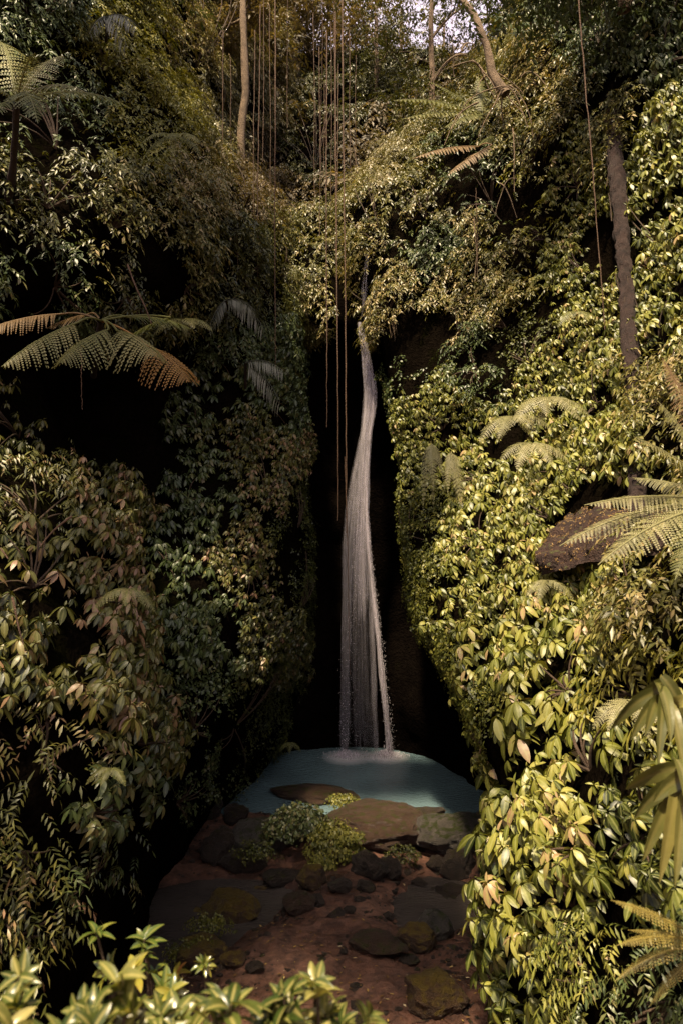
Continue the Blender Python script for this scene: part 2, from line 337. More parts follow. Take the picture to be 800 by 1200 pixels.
SPEC = {  # template, leaf segs, scale, material, density /m2, depth, droop, axis up mix, clump
 'whorl_big':  ('whorl', 6, .31, 'whorl', 18, .55, .28, .75, .34),
 'whorl_mid':  ('whorl', 4, .185, 'whorl', 50, .40, .30, .75, .38),
 'whorl_small':('whorl', 3, .14, 'whorl', 75, .35, .30, .8, .35),
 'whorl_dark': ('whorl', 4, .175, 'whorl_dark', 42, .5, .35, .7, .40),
 'brown':      ('whorl', 4, .19, 'brown', 40, .8, .40, .8, .40),
 'slim':       ('slim', 2, .28, 'brown', 26, .6, .45, .8, .42),
 'ivy':        ('ivy', 2, .13, 'creeper', 55, .25, .2, .3, .38),
 'ivy_dark':   ('ivy', 2, .14, 'whorl_dark', 34, .3, .2, .3, .50),
 'shrub':      ('sprig', 2, .23, 'shrub', 62, 1.0, .35, 1.1, .42),
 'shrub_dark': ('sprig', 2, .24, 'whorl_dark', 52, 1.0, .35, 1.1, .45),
 'yellow':     ('sprig', 2, .23, 'yellow', 62, 1.0, .35, 1.1, .42),
 'pale':       ('sprig', 2, .24, 'pale', 58, 1.1, .35, 1.1, .42),
 'far':        ('sprig', 2, .5, 'far', 10, 1.2, .3, 1.1, .45),
}
_T = {}
def templates(kind, ns):
    if (kind, ns) not in _T: _T[(kind, ns)] = [template(kind, 100*ns+i, ns) for i in range(7)]
    return _T[(kind, ns)]
def instance(kind, ns, pos, axis, scale, var, droop, spin=None, xdir=None):
    """copies of the leaf clusters merged into one foliage mesh"""
    N = len(pos); parts = []
    axis = axis/(np.linalg.norm(axis, axis=1)[:, None]+1e-9)
    if xdir is None: xdir = RNG.normal(size=(N, 3))
    X = xdir-(xdir*axis).sum(1)[:, None]*axis; X /= np.linalg.norm(X, axis=1)[:, None]+1e-9
    Y = np.cross(axis, X)
    T = templates(kind, ns); which = RNG.integers(0, len(T), N)
    for k, (tv, tq, ta) in enumerate(T):
        m = np.where(which == k)[0]
        if not len(m): continue
        s = scale[m][:, None, None]
        loc = (tv[None, :, 0:1]*X[m][:, None]+tv[None, :, 1:2]*Y[m][:, None]+tv[None, :, 2:3]*axis[m][:, None])
        r2 = (loc[..., 0]**2+loc[..., 1]**2); loc[..., 2] -= droop*r2
        V = (pos[m][:, None]+loc*s).reshape(-1, 3)
        Q = (tq[None]+(np.arange(len(m))*len(tv))[:, None, None]).reshape(-1, 4)
        rl = RNG.normal(0, .13, (len(m), int(ta['li'].max())+1))[:, ta['li'].astype(int)]
        va = (var[m][:, None]+rl+.1*ta['lr'][None]).ravel()
        parts.append((V, Q, {'var': np.clip(va, 0, 1), 'vein': np.tile(ta['vein'], len(m))}))
    return merge(parts)

# ------------------------------------------------------------------ surfaces
def crom(P, n):
    """Catmull-Rom along axis 0 of P (k,...)"""
    k = len(P); P = np.concatenate([[2*P[0]-P[1]], P, [2*P[-1]-P[-2]]])
    t = np.linspace(0, k-1-1e-6, n); i = t.astype(int); f = (t-i).reshape((-1,)+(1,)*(P.ndim-1))
    a, b, c, d = P[i], P[i+1], P[i+2], P[i+3]
    return .5*(2*b+(c-a)*f+(2*a-5*b+4*c-d)*f*f+(3*b-a-3*c+d)*f**3)
class Patch:
    def __init__(s, grid, nr, nc, amp=.35, sc=.5, seed=0, world=False, face=None):
        G = np.array([[q if world else at(*q) for q in row] for row in grid], float)
        G = crom(G, nr); G = crom(G.swapaxes(0, 1), nc).swapaxes(0, 1)
        s.nr, s.nc = nr, nc
        N = s.normals(G, face); n = fbm(G.reshape(-1, 3), sc, 5, seed).reshape(nr, nc, 1)
        s.P = G+N*n*amp; s.N = s.normals(s.P, face)
    def normals(s, G, face=None):
        du = np.gradient(G, axis=0); dv = np.gradient(G, axis=1); N = np.cross(du, dv)
        N /= np.linalg.norm(N, axis=2)[..., None]+1e-9
        ref = (np.array([0, 0, CH]) if face is None else np.array(face))
        sgn = np.sign(((ref-G)*N).sum(2).mean()); return N*(sgn if sgn else 1)
    def quads(s):
        i = np.arange(s.nr-1)[:, None]*s.nc+np.arange(s.nc-1)[None]
        return np.stack([i, i+1, i+s.nc+1, i+s.nc], -1).reshape(-1, 4)
    def mesh(s, name, mat, **k):
        return tag(build(name, s.P.reshape(-1, 3), s.quads(), mat), kind='structure')
    def sample(s, dens):
        P = s.P; a = np.linalg.norm(np.cross(P[1:, :-1]-P[:-1, :-1], P[:-1, 1:]-P[:-1, :-1]), axis=2)
        n = int(a.sum()*dens); c = RNG.choice(a.size, n, p=(a/a.sum()).ravel()); i, j = np.divmod(c, s.nc-1)
        u, v = RNG.random((2, n, 1))
        def bl(A): return A[i, j]*(1-u)*(1-v)+A[i+1, j]*u*(1-v)+A[i, j+1]*(1-u)*v+A[i+1, j+1]*u*v
        N = bl(s.N); return bl(P), N/(np.linalg.norm(N, axis=1)[:, None]+1e-9)
def cover(patch, seeds, seed=0, margin=90, dens=115, group=None):
    """seeds: (px, py, species, label, category[, opts]) - every seed grows one plant over its share of the cliff"""
    P, N = patch.sample(dens)
    uv = topx(P); ok = (uv[:, 0] > -margin) & (uv[:, 0] < 800+margin) & (uv[:, 1] > -margin) & (uv[:, 1] < 1200+margin)
    P, N, uv = P[ok], N[ok], uv[ok]
    wv = uv+np.stack([fbm(P, .7, 3, seed+5), fbm(P, .7, 3, seed+9)], 1)*45
    S = np.array([[q[0], q[1]] for q in seeds], float)
    near = ((wv[:, None]-S[None])**2).sum(2).argmin(1)
    clump = fbm(P, 1.1, 3, seed+21)*.5+.5
    for k, q in enumerate(seeds):
        if q[2] == 'bare': continue
        opt = q[5] if len(q) > 5 else {}
        kind, ns, sc, mat, de, depth, droop, up, cl = SPEC[q[2]]
        sc *= opt.get('scale', 1); de = de*opt.get('dens', 1); mat = opt.get('mat', mat); depth *= opt.get('depth', 1)
        m = np.where(near == k)[0]
        keep = RNG.random(len(m)) < de/dens*np.clip((clump[m]-cl)*7.5+.6, .07, 1.6)
        m = m[keep]
        if len(m) < 3: continue
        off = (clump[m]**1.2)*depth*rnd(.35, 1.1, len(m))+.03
        nrm = N[m]; pos = P[m]+nrm*off[:, None]+RNG.normal(0, .05, (len(m), 3))
        ax = nrm*.62+np.array([0, 0, up])*.8+RNG.normal(0, .20 if kind == 'whorl' else .3, (len(m), 3))
        xd = nrm+np.array([0, 0, .25])+RNG.normal(0, .7, (len(m), 3))
        if kind == 'ivy': ax = nrm+np.array([0, 0, .3])+RNG.normal(0, .25, (len(m), 3))
        s = sc*rnd(.65, 1.3, len(m))
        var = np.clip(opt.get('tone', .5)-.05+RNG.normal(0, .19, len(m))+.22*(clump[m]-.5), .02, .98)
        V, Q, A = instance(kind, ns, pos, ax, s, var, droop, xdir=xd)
        if q[4] is None:     # uncountable ground cover
            tag(build(opt.get('name', 'creeper_cover'), V, Q, M[mat], attrs=A), q[3], 'creeper', kind='stuff'); continue
        c = uv[m]-S[k]; bi = m[np.argmin((c[:, 0])**2+(c[:, 1]-20)**2)]
        root = empty(opt.get('name', 'cliff_shrub'), P[bi]); tag(root, q[3], q[4], opt.get('group', group))
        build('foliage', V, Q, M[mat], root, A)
        parts = []; rp = P[bi]-N[bi]*.03; order = np.argsort(((pos-rp)**2).sum(1))[:max(12, len(m)//3)]
        for h in RNG.choice(order, min(len(order), 9), replace=False):
            e = pos[h]; a = rp; mid = (a+e)/2+nrm[h]*(.12+.4*depth*np.linalg.norm(e-a)/2)
            parts.append(tube(bez(a, mid, e-ax[h]/np.linalg.norm(ax[h])*.02, 7), np.linspace(.02, .006, 7), 4))
        V, Q, A = merge(parts); build('stem', V, Q, M['stem'], root)

# left cliff
Lg = [
 [(-320,-200,14),(0,-200,18),(100,-190,20),(190,-170,25),(240,-150,29),(280,-150,33),(310,-150,36),(340,-150,38)],
 [(-300, 40,12),(0, 50,15.5),(100, 60,17.5),(180, 80,20.5),(235,110,24),(270,140,27),(300,160,29),(330,180,31)],
 [(-290,190,11),(0,190,13.8),(100,190,15),(200,210,17),(250,230,19.5),(285,250,22),(315,260,25),(340,270,28)],
 [(-290,310,10.5),(0,310,13.2),(100,310,14.5),(200,320,16),(265,330,18.5),(300,335,20.5),(325,340,22.5),(350,345,26)],
 [(-290,420,11),(0,410,14.8),(100,420,17.5),(200,420,18.5),(265,420,18.8),(305,420,20),(332,420,21.6),(352,420,25)],
 [(-280,500,10),(0,500,13.6),(90,510,17.5),(180,510,18.5),(255,520,18),(308,520,19.5),(340,520,21),(356,520,25)],
 [(-260,590,9),(0,580,11.2),(80,590,13),(160,600,17),(245,600,17),(308,600,18.5),(348,600,21),(362,600,25)],
 [(-260,700,8),(0,700,9.9),(90,700,11),(160,700,14.5),(238,700,16),(305,700,18),(352,690,20.5),(364,700,24)],
 [(-260,800,7.5),(0,800,9.3),(95,800,10.2),(168,800,12.8),(232,800,15),(292,800,17.5),(332,790,20.5),(350,800,24)],
 [(-260,900,7),(0,900,8.9),(95,900,9.8),(158,900,12),(205,900,14.3),(250,900,17),(302,892,20),(322,888,23)],
 [(-260,1000,6.6),(0,1000,8.6),(85,1000,9.5),(130,1000,11.3),(165,1000,13.3),(195,1000,15.3),(232,990,17.5),(275,985,20)],
 [(-260,1100,6.4),(0,1100,8.3),(70,1100,9),(100,1100,10.2),(125,1100,11.5),(140,1100,12.6),(155,1090,13.6),(190,1080,15)],
 [(-260,1260,6.0),(0,1290,7.8),(60,1290,8.4),(80,1290,9),(95,1280,9.6),(105,1270,10.2),(115,1260,10.8),(130,1240,11.5)],
]
PL = Patch(Lg, 190, 120, amp=.45, sc=.45, seed=3)
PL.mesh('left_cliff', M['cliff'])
Rg = [
 [(470,240,33),(450,190,31),(550, 90,29),(670,-80,26),(840,-260,22),(1060,-350,18)],
 [(450,270,29),(418,250,24.5),(540,190,23),(660, 50,21),(820,-60,17),(1060,-150,13)],
 [(490,380,28),(442,390,22.8),(545,350,20.8),(660,270,18.6),(820,190,14.5),(1060,150,10)],
 [(505,500,27),(464,510,21.6),(555,500,19),(670,470,16),(820,440,12),(1060,400,8)],
 [(515,620,26),(470,620,20),(565,620,16.3),(680,620,12.8),(820,600,9.5),(1060,600,6.5)],
 [(535,715,25),(495,715,18.3),(585,730,13.8),(700,740,10.5),(830,750,7.5),(1060,750,5)],
 [(565,800,23),(533,800,15.2),(605,830,11.3),(710,860,8.5),(840,880,6.2),(1060,880,4.5)],
 [(610,880,20),(578,890,12.3),(632,920,9.6),(725,960,7.4),(850,1000,5.5),(1060,1000,4)],
 [(630,960,17),(592,980,11.0),(640,1030,8.8),(732,1080,6.9),(860,1150,5),(1060,1150,3.7)],
 [(650,1060,14),(600,1100,9.9),(650,1150,8.3),(742,1200,6.6),(870,1300,4.8),(1060,1320,3.5)],
 [(660,1190,11.5),(615,1290,9.2),(660,1380,7.9),(750,1460,6.3),(880,1600,4.6),(1060,1700,3.4)],
]
PR = Patch(Rg, 190, 120, amp=.40, sc=.5, seed=8)
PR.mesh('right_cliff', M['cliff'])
# plunge chamber behind the fall with the lip above it
Bg = [
 [(230, 60,36),(300, 60,36),(360, 60,36),(420, 60,36),(480, 60,37),(560, 60,38),(680,60,38)],
 [(250,180,30),(310,180,30),(360,190,29.5),(420,200,29.5),(480,190,30),(560,180,31),(680,180,31)],
 [(250,290,26),(310,290,25.8),(360,290,25.2),(425,290,25),(480,290,25.8),(560,290,27),(680,290,28)],
 [(250,365,24.5),(310,360,24),(360,362,23.7),(424,376,23.4),(480,372,24.3),(560,372,25.5),(680,370,26)],
 [(250,392,25.5),(310,388,25.2),(360,388,25),(424,394,24.2),(480,392,25),(560,390,25.5),(680,390,25)],
 [(240,500,25),(300,500,25),(360,500,25),(424,500,24.6),(480,500,25),(560,500,25),(680,500,23)],
 [(240,620,25),(300,620,25),(360,620,25),(424,620,24.7),(480,620,24.8),(560,620,24),(680,620,21)],
 [(240,740,24.5),(300,740,24.6),(360,740,24.8),(424,740,24.4),(480,740,24.2),(560,740,22.5),(680,740,19)],
 [(230,830,22.5),(290,830,23.5),(350,830,24.2),(424,830,24),(480,830,23.2),(550,830,21.5),(660,840,18)],
 [(200,915,20.5),(270,912,21.5),(330,885,23.2),(424,880,23.6),(500,892,22.6),(562,925,20.2),(650,960,17)],
 [(190,990,20),(262,970,21),(330,940,22.5),(424,920,23),(500,935,22),(570,975,19.8),(650,1000,17)],
]
PB = Patch(Bg, 170, 150, amp=.32, sc=.9, seed=14)
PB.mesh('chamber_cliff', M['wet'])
# forested hill behind
Hg = [[(x, y, 15.5+(y-27)*(.80-.75*math.exp(-((x-5.0)/4.2)**2)-.12*math.exp(-((x+7)/2.5)**2))+.10*abs(x-3)*(1+.2*math.sin(x*.4))) for x in np.linspace(-40, 40, 21)] for y in (26, 32, 40, 50, 62)]
PH = Patch(Hg, 60, 80, amp=2.8, sc=.16, seed=31, world=True, face=(0, -20, 60))
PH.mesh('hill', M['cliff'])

# ------------------------------------------------------------------ ground
def gz(x, y):
    P = np.stack([x, y, x*0], -1).reshape(-1, 3)
    z = -.12+.16*fbm(P, .8, 5, 50).reshape(x.shape)+.07*fbm(P, 3, 3, 60).reshape(x.shape)+.045*np.clip(fbm(P, 9, 3, 63).reshape(x.shape), 0, 1)
    def blob(px, py, rx, ry, h):
        d = CH*F/(py-600); cx = (px-400)/F*d
        return h*np.exp(-(((x-cx)/rx)**2+((y-d)/ry)**2)**1.3)
    z = z+blob(245, 1045, 1.5, 1.3, -.40)+blob(200, 1080, .9, 1.4, -.35)+blob(520, 1035, .95, 1.1, -.40)+blob(300, 1030, .9, .5, -.2)+blob(492, 1060, .55, .8, -.30)
    z = z+blob(424, 905, 4.6, 2.4, -1.3)
    z = z+.28*np.exp(-((y-18.3)/.8)**2)+.22*np.exp(-(((x-1.0)/2.2)**2+((y-11.8)/1.6)**2))
    t = np.clip((8.8-y)/6.5, 0, 1); z = z+4.75*t**.9*(t > 0)+.12*np.clip(2.6-y, 0, 50)   # the bank the camera stands on
    z = z+np.clip(np.abs(x)-6, 0, 60)*.6+np.clip(y-26, 0, 100)*.5
    return z
xs = np.concatenate([np.linspace(-70, -6.2, 24), np.linspace(-6, 6, 420), np.linspace(6.2, 70, 24)])
ys = np.concatenate([np.linspace(-30, 3, 14), np.linspace(3.1, 20, 480), np.linspace(20.2, 26, 24), np.linspace(27, 110, 12)])
X, Y = np.meshgrid(xs, ys); Z = gz(X, Y)
i = np.arange(len(ys)-1)[:, None]*len(xs)+np.arange(len(xs)-1)[None]
tag(build('ground', np.stack([X, Y, Z], -1).reshape(-1, 3), np.stack([i, i+1, i+len(xs)+1, i+len(xs)], -1).reshape(-1, 4), M['mud']), kind='structure')
def gnd(x, y): return float(gz(np.array([[x]]), np.array([[y]]))[0, 0])
def on_ground(px, py):
    """the ground point seen at a place in the photo"""
    d = CH*F/(py-600)
    for _ in range(12):
        x = (px-400)/F*d; d = .5*d+.5*(CH-gnd(x, d))*F/(py-600)
    x = (px-400)/F*d
    return np.array([x, d, gnd(x, d)])
def disc(name, pts, z, mat):
    n = len(pts); V = [(x, y, z) for x, y in pts]; c = np.mean(pts, 0); V.append((*c, z)); Q = [(a, (a+1) % n, n) for a in range(n)]
    return tag(build(name, V, Q, mat, smooth=False), kind='structure')
def sheet(name, x0, x1, y0, y1, z, mat, n=60):
    a = np.linspace(x0, x1, n); b = np.linspace(y0, y1, n); A, B = np.meshgrid(a, b); i = np.arange(n-1)[:, None]*n+np.arange(n-1)[None]
    Pz = np.stack([A, B, A*0], -1).reshape(-1, 3)
    Zz = z+.012*fbm(Pz, 2.2, 3, 90)
    Pz[:, 2] = Zz
    return tag(build(name, Pz, np.stack([i, i+1, i+n+1, i+n], -1).reshape(-1, 4), mat), kind='structure')
FD = 22.9
fx1 = (404-400)/F*FD; fx2 = (457-400)/F*FD
sheet('pool_water', -3.6, 5.5, 18.4, 26, 0.0, watermat('pool_milky_teal', (.115, .178, .195), rough=.14, foams=[(fx1+.1, 22.75, 1.1), (fx2-.15, 22.75, 1.0)]))
sheet('stream_water', -4.8, 4.4, 10.0, 18.4, -.32, watermat('stream_murky', (.055, .045, .039), rough=.16, bump=.12))

# ------------------------------------------------------------------ rocks
import bmesh
bm = bmesh.new(); bmesh.ops.create_icosphere(bm, subdivisions=5, radius=1)
IV = np.array([v.co for v in bm.verts]); IF = np.array([[v.index for v in f.verts] for f in bm.faces]); bm.free()
def rock(px, py, wpx, hpx, mat, label, seed, deep=.8, name='rock', round_=.5, parent_z=None, d=None):
    """px,py: foot centre of the rock in the photo; width and height in photo pixels"""
    P = on_ground(px, py)
    if P[2] < -.22 and py < 1000: P = at(px, py, (CH+.12)*F/(py-600))
    d = P[1]; W, H = wpx/F*d/2, hpx/F*d/2*1.05; r = np.random.default_rng(seed)
    V = IV.copy(); k = 13
    for _ in range(k):
        n = r.normal(size=3); n /= np.linalg.norm(n); c = r.uniform(.62, .92) if round_ < .7 else r.uniform(.8, .97)
        ex = np.maximum(V@n-c, 0); V = V-ex[:, None]*n*.85
    V = V*(1+.20*fbm(IV+seed*3.1, 1.3, 4, seed)[:, None]+.16*fbm(IV+seed, 3.2, 5, seed+3)[:, None]-.10*np.abs(fbm(IV*np.array([1, 1, 1.8])+seed*.7, 4.5, 4, seed+8))[:, None]+.05*fbm(IV+seed, 12, 3, seed+4)[:, None])
    V = V*np.array([W, W*deep, H]); a = r.uniform(-.3, .3); V = V@rotm((0, 0, 1), a).T
    V = V+P+np.array([0, W*deep*.5, H*.62])
    o = build(name, V, IF, M[mat], origin=P+np.array([0, W*deep*.5, 0])); tag(o, label, 'rock', 'rocks below the pool')
    return V
rocks = [
 (368,944,112,22,'rock_brown','long flat reddish rock at the near rim of the pool',.5,.85),
 (446,990,128,42,'rock_brown','broad smooth reddish-brown boulder right of the leafy creeper at the pool rim',.8,.9),
 (303,1000,72,44,'rock_grey','rounded grey boulder left of the leafy creeper below the pool',.8,.85),
 (532,1000,96,46,'rock_grey','wide grey-green boulder at the right end of the pool rim',.7,.85),
 (256,1012,50,48,'rock_dark','dark upright boulder left of the rounded grey boulder',.8,.5),
 (340,992,56,52,'rock_dark','dark boulder overgrown by the leafy creeper, behind the cube-shaped stone',.8,.5),
 (285,1022,58,24,'rock_dark','low dark rock at the water edge in front of the rounded grey boulder',.8,.5),
 (366,1042,38,32,'rock_moss','blocky cube-shaped brown stone below the leafy creeper',.9,.2),
 (331,1038,54,18,'rock_dark','flat dark stone between the left stream and the blocky brown stone',.8,.4),
 (400,1047,32,18,'rock_dark','small dark stone just right of the blocky brown stone',.8,.4),
 (433,1030,46,34,'rock_dark','dark stone under the broad reddish boulder',.8,.3),
 (457,1030,30,28,'rock_dark','small pointed dark stone at the right of a darker one under the broad reddish boulder',.8,.2),
 (428,1045,30,12,'rock_dark','very low dark stone lying in front of the dark stones under the reddish boulder',.8,.4),
 (350,1070,44,24,'rock_brown','rounded brown stone lying on the mud below the blocky stone',.8,.5),
 (372,1062,22,16,'rock_dark','small dark stone touching the rounded brown stone on the mud',.8,.5),
 (272,1094,78,56,'rock_moss','large mossy golden-brown rock on the bank of the left stream',.8,.3),
 (228,1100,66,34,'rock_moss','low mossy rock leaning on the left of the large golden-brown rock',.8,.5),
 (306,1052,24,14,'rock_moss','small mossy stone behind the large golden-brown rock',.8,.5),
 (232,1138,66,42,'rock_moss','mossy lump at the lower left of the mud, under the sapling',.8,.6),
 (273,1136,34,22,'rock_moss','small round mossy stone right of the mossy lump',.8,.6),
 (488,1114,56,34,'rock_moss','mossy rock in front of a grey one on the right of the mud',.8,.4),
 (510,1100,44,32,'rock_grey','grey-brown rock behind the mossy one on the right of the mud',.8,.3),
 (529,1062,54,20,'rock_dark','low cone-shaped dark rock standing in the right stream',.8,.3),
 (491,1040,24,9,'rock_dark','tiny flat dark stone poking out of the right stream',.8,.5),
 (512,1020,28,18,'rock_dark','small rounded stone under the wide grey-green boulder',.8,.5),
 (538,1028,48,32,'rock_dark','dark rough rock below the right end of the pool rim',.8,.3),
 (566,1060,34,20,'rock_dark','dark rock half under the leaves at the right stream',.8,.3),
 (440,1118,80,16,'rock_brown','flat brown slab sunk in the middle of the mud',.7,.4),
 (508,1184,84,46,'rock_moss','wide mossy rock at the very bottom right of the mud',.8,.5),
 (478,1130,30,8,'rock_dark','thin dark stone flush with the mud beside the mossy rock',.8,.5),
 (410,1070,18,8,'rock_dark','tiny dark stone on the middle of the mud near the small stones',.8,.5),
 (455,1078,16,10,'rock_dark','tiny dark stone left of the puddle on the right of the mud',.8,.5),
 (560,1130,30,16,'rock_dark','dark stone beside the big leaves at the right edge of the mud',.8,.4),
 (300,1140,26,12,'rock_dark','small dark stone in the mud right of the small round mossy stone',.8,.4),
 (340,1165,34,14,'rock_brown','small brown stone behind the front plants at the bottom',.8,.4),
 (240,960,44,30,'rock_dark','shadowed rock at the foot of the left cliff beside the pool',.8,.4),
 (275,965,34,24,'rock_dark','small shadowed stone between the left cliff and the flat reddish rock',.8,.4),
 (495,965,60,20,'rock_dark','low dark ledge between the reddish and the grey-green boulders',.7,.4),
 (580,985,50,40,'rock_dark','shadowed rock at the foot of the right cliff behind the big leaves',.8,.4),
]
for k, (px, py, a, b, mt, lab, deep, rd) in enumerate(rocks): rock(px, py, a, b, mt, lab, 40+k, deep, round_=rd)
# pebbles and fallen leaves: nobody could count them
def scatter_ground(n, x0, x1, y0, y1, seed):
    r = np.random.default_rng(seed); x = r.uniform(x0, x1, n); y = r.uniform(y0, y1, n)
    c = fbm(np.stack([x, y, x*0], 1), .9, 3, seed); m = r.random(n) < np.clip(.5+1.6*c, .05, 1)
    x, y = x[m], y[m]; z = gz(x[None], y[None])[0]; m = z > -.31; return np.stack([x[m], y[m], z[m]], 1)
bm = bmesh.new(); bmesh.ops.create_icosphere(bm, subdivisions=1, radius=1)
JV = np.array([v.co for v in bm.verts]); JF = np.array([[v.index for v in f.verts] for f in bm.faces]); bm.free()
G = scatter_ground(6500, -3.6, 3.4, 9.5, 18.6, 5); s = np.random.default_rng(6).gamma(1.2, .022, len(G))+.006
V = (JV[None]*(np.random.default_rng(9).uniform(.5, 1.2, (len(G), len(JV), 1)))*s[:, None, None]*np.array([1, 1, .6])+G[:, None]).reshape(-1, 3)
tag(build('pebbles', V, (JF[None]+(np.arange(len(G))*len(JV))[:, None, None]).reshape(-1, 3), M['rock_dark']), 'small dark pebbles strewn over the brown mud', 'pebbles', kind='stuff')
G = scatter_ground(1500, -2.8, 3.2, 9.5, 18.6, 77); nL = len(G)
lv, lq, lve = leaf(1, .4, 3, .1, .1)
s = rnd(.02, .085, nL); th = rnd(0, 6.28, nL); c, sn = np.cos(th), np.sin(th)
V = np.stack([lv[None, :, 0]*c[:, None]-lv[None, :, 1]*sn[:, None], lv[None, :, 0]*sn[:, None]+lv[None, :, 1]*c[:, None], lv[None, :, 2]+.3*lv[None, :, 0]*rnd(-.2, 1, nL)[:, None]+.15], -1)*s[:, None, None]+G[:, None]+np.array([0, 0, .012])
tag(build('fallen_leaves', V.reshape(-1, 3), (lq[None]+(np.arange(nL)*len(lv))[:, None, None]).reshape(-1, 4), M['dry'], attrs={'var': np.repeat(rnd(0, 1, nL), len(lv)), 'vein': np.tile(lve, nL)}),
    'small yellow and pale fallen leaves scattered over the mud', 'fallen leaves', kind='stuff')

G = scatter_ground(420, -2.8, 3.2, 9.5, 17.5, 91); parts = []
for g in G:
    a = rnd(0, 6.28); L = rnd(.06, .38); v = np.array([math.cos(a), math.sin(a), rnd(-.03, .1)])*L; g = g+np.array([0, 0, .03]); parts.append(tube(bez(g, g+v*.5+RNG.normal(0, .03, 3)*L, g+v, 4), rnd(.003, .009), 4))
V, Q, A = merge(parts); tag(build('fallen_twigs', V, Q, M['vine']), 'thin broken twigs littering the mud between the rocks', 'twigs', kind='stuff')
# ------------------------------------------------------------------ waterfall
fall = empty('waterfall', at(430, 886, FD)); tag(fall, 'thin white waterfall dropping from the lip in the dark cleft into the pool', 'waterfall')
def strands(name, path, n, alpha, rad, seed, y0=None, y1=None, parent=fall, depth=.5, wob=.012):
    """path rows: (py, centre px, half width px); strands stay in their lane of the stream"""
    r = np.random.default_rng(seed); path = np.array(path, float); parts = []
    for k in range(n):
        a = r.uniform(path[0, 0], path[0, 0]+(path[-1, 0]-path[0, 0])*.65) if r.random() < .75 else path[0, 0]
        b = min(path[-1, 0], a+r.uniform(.25, .8)*(path[-1, 0]-path[0, 0])) if r.random() < .7 else path[-1, 0]
        if path[-1, 0] < 860: b = max(a+20, b-abs(r.normal(0, .22))*(path[-1, 0]-path[0, 0]))
        py = np.arange(a, b, 9.)
        if len(py) < 4: continue
        u = np.clip(r.normal(0, .42), -1.15, 1.15); cx = np.interp(py, path[:, 0], path[:, 1]); hw = np.interp(py, path[:, 0], path[:, 2])
        d = FD+r.normal(0, .12)*depth; x = (cx+u*hw-400)/F*FD+wob*np.sin(py*.07+r.uniform(0, 6)); z = CH-(py-600)/F*FD
        z0 = z[0]; parts.append(tube(np.stack([x, np.full_like(x, d)-.02*np.sqrt(np.abs(z[0]-z)), z], 1), rad*r.uniform(.5, 1.6)*np.minimum(1, .25+np.minimum(np.arange(len(py)), np.arange(len(py))[::-1])*.35), 5))
    V, Q, A = merge(parts); return build(name, V, Q, fallmat(name+'_water', alpha), parent)
top = [(378,421,2),(390,423,3),(410,427,3.6),(440,431,5.5),(458,434,6.5),(478,433,6.2),(500,430,5),(520,428,5),(560,425,6),(600,422,7.5),(640,421,8),(740,424,8)]
strands('stream', top, 420, .15, .028, 1)
strands('stream', top, 70, .30, .010, 11)
strands('stream', [(290,431,3),(340,427,4),(382,423,3)], 46, .16, .014, 2)
strands('stream', [(455,436,3),(480,437,3),(510,432,3),(560,429,2.5),(600,429,2),(650,432,2),(700,437,2.2),(750,443,2.4),(800,448,2.8),(850,453,3),(889,457,4)], 120, .42, .020, 3)
strands('veil', [(500,427,3),(560,418,5),(600,413,7),(640,409,6),(700,407,5),(780,405,4.5),(885,404,5)], 170, .065, .034, 4)
strands('veil', [(620,427,4),(680,434,3),(760,437,3),(886,440,5)], 70, .07, .032, 5)
strands('veil', [(620,418,12),(700,421,14),(800,422,15),(884,424,17)], 100, .03, .03, 6)
def drops(name, path, n, seed, spread, size=.011):
    r = np.random.default_rng(seed); path = np.array(path, float); t = r.random(n)**.8; py = path[0, 0]+t*(path[-1, 0]-path[0, 0])
    cx = np.interp(py, path[:, 0], path[:, 1]); x = (cx+r.normal(0, 1, n)*spread*(.3+t)-400)/F*FD; z = CH-(py-600)/F*FD
    P = np.stack([x, FD+r.normal(0, .15, n), z], 1); s = size*r.uniform(.5, 1.5, n)
    V = (JV[None]*s[:, None, None]*np.array([.8, .8, 1.9])+P[:, None]).reshape(-1, 3)
    return tag(build(name, V, (JF[None]+(np.arange(n)*len(JV))[:, None, None]).reshape(-1, 3), fallmat(name+'_water', .7), fall), kind='stuff')
drops('droplets', [(600,430,0),(700,439,0),(800,450,0),(888,459,0)], 1500, 5, 2.4, .007)
drops('droplets', [(600,418,0),(640,414,0),(760,409,0),(885,405,0)], 900, 6, 5, .006)
# splash mounds where the strands land
for k, (px, py, wd) in enumerate(((404, 889, .42), (452, 889, .46))):
    r = np.random.default_rng(60+k); n = 700; c = at(px, py, FD); a = r.uniform(0, 6.28, n); q = np.abs(r.normal(0, wd*.6, n))
    P = np.stack([c[0]+q*np.cos(a), c[1]-.1+q*np.sin(a)*.7, np.abs(r.normal(0, .09, n))*np.exp(-q*2)+.01], 1); s = r.uniform(.008, .028, n)
    V = (JV[None]*s[:, None, None]+P[:, None]).reshape(-1, 3)
    tag(build('splash', V, (JF[None]+(np.arange(n)*len(JV))[:, None, None]).reshape(-1, 3), fallmat('splash_water', .55), fall), kind='stuff')

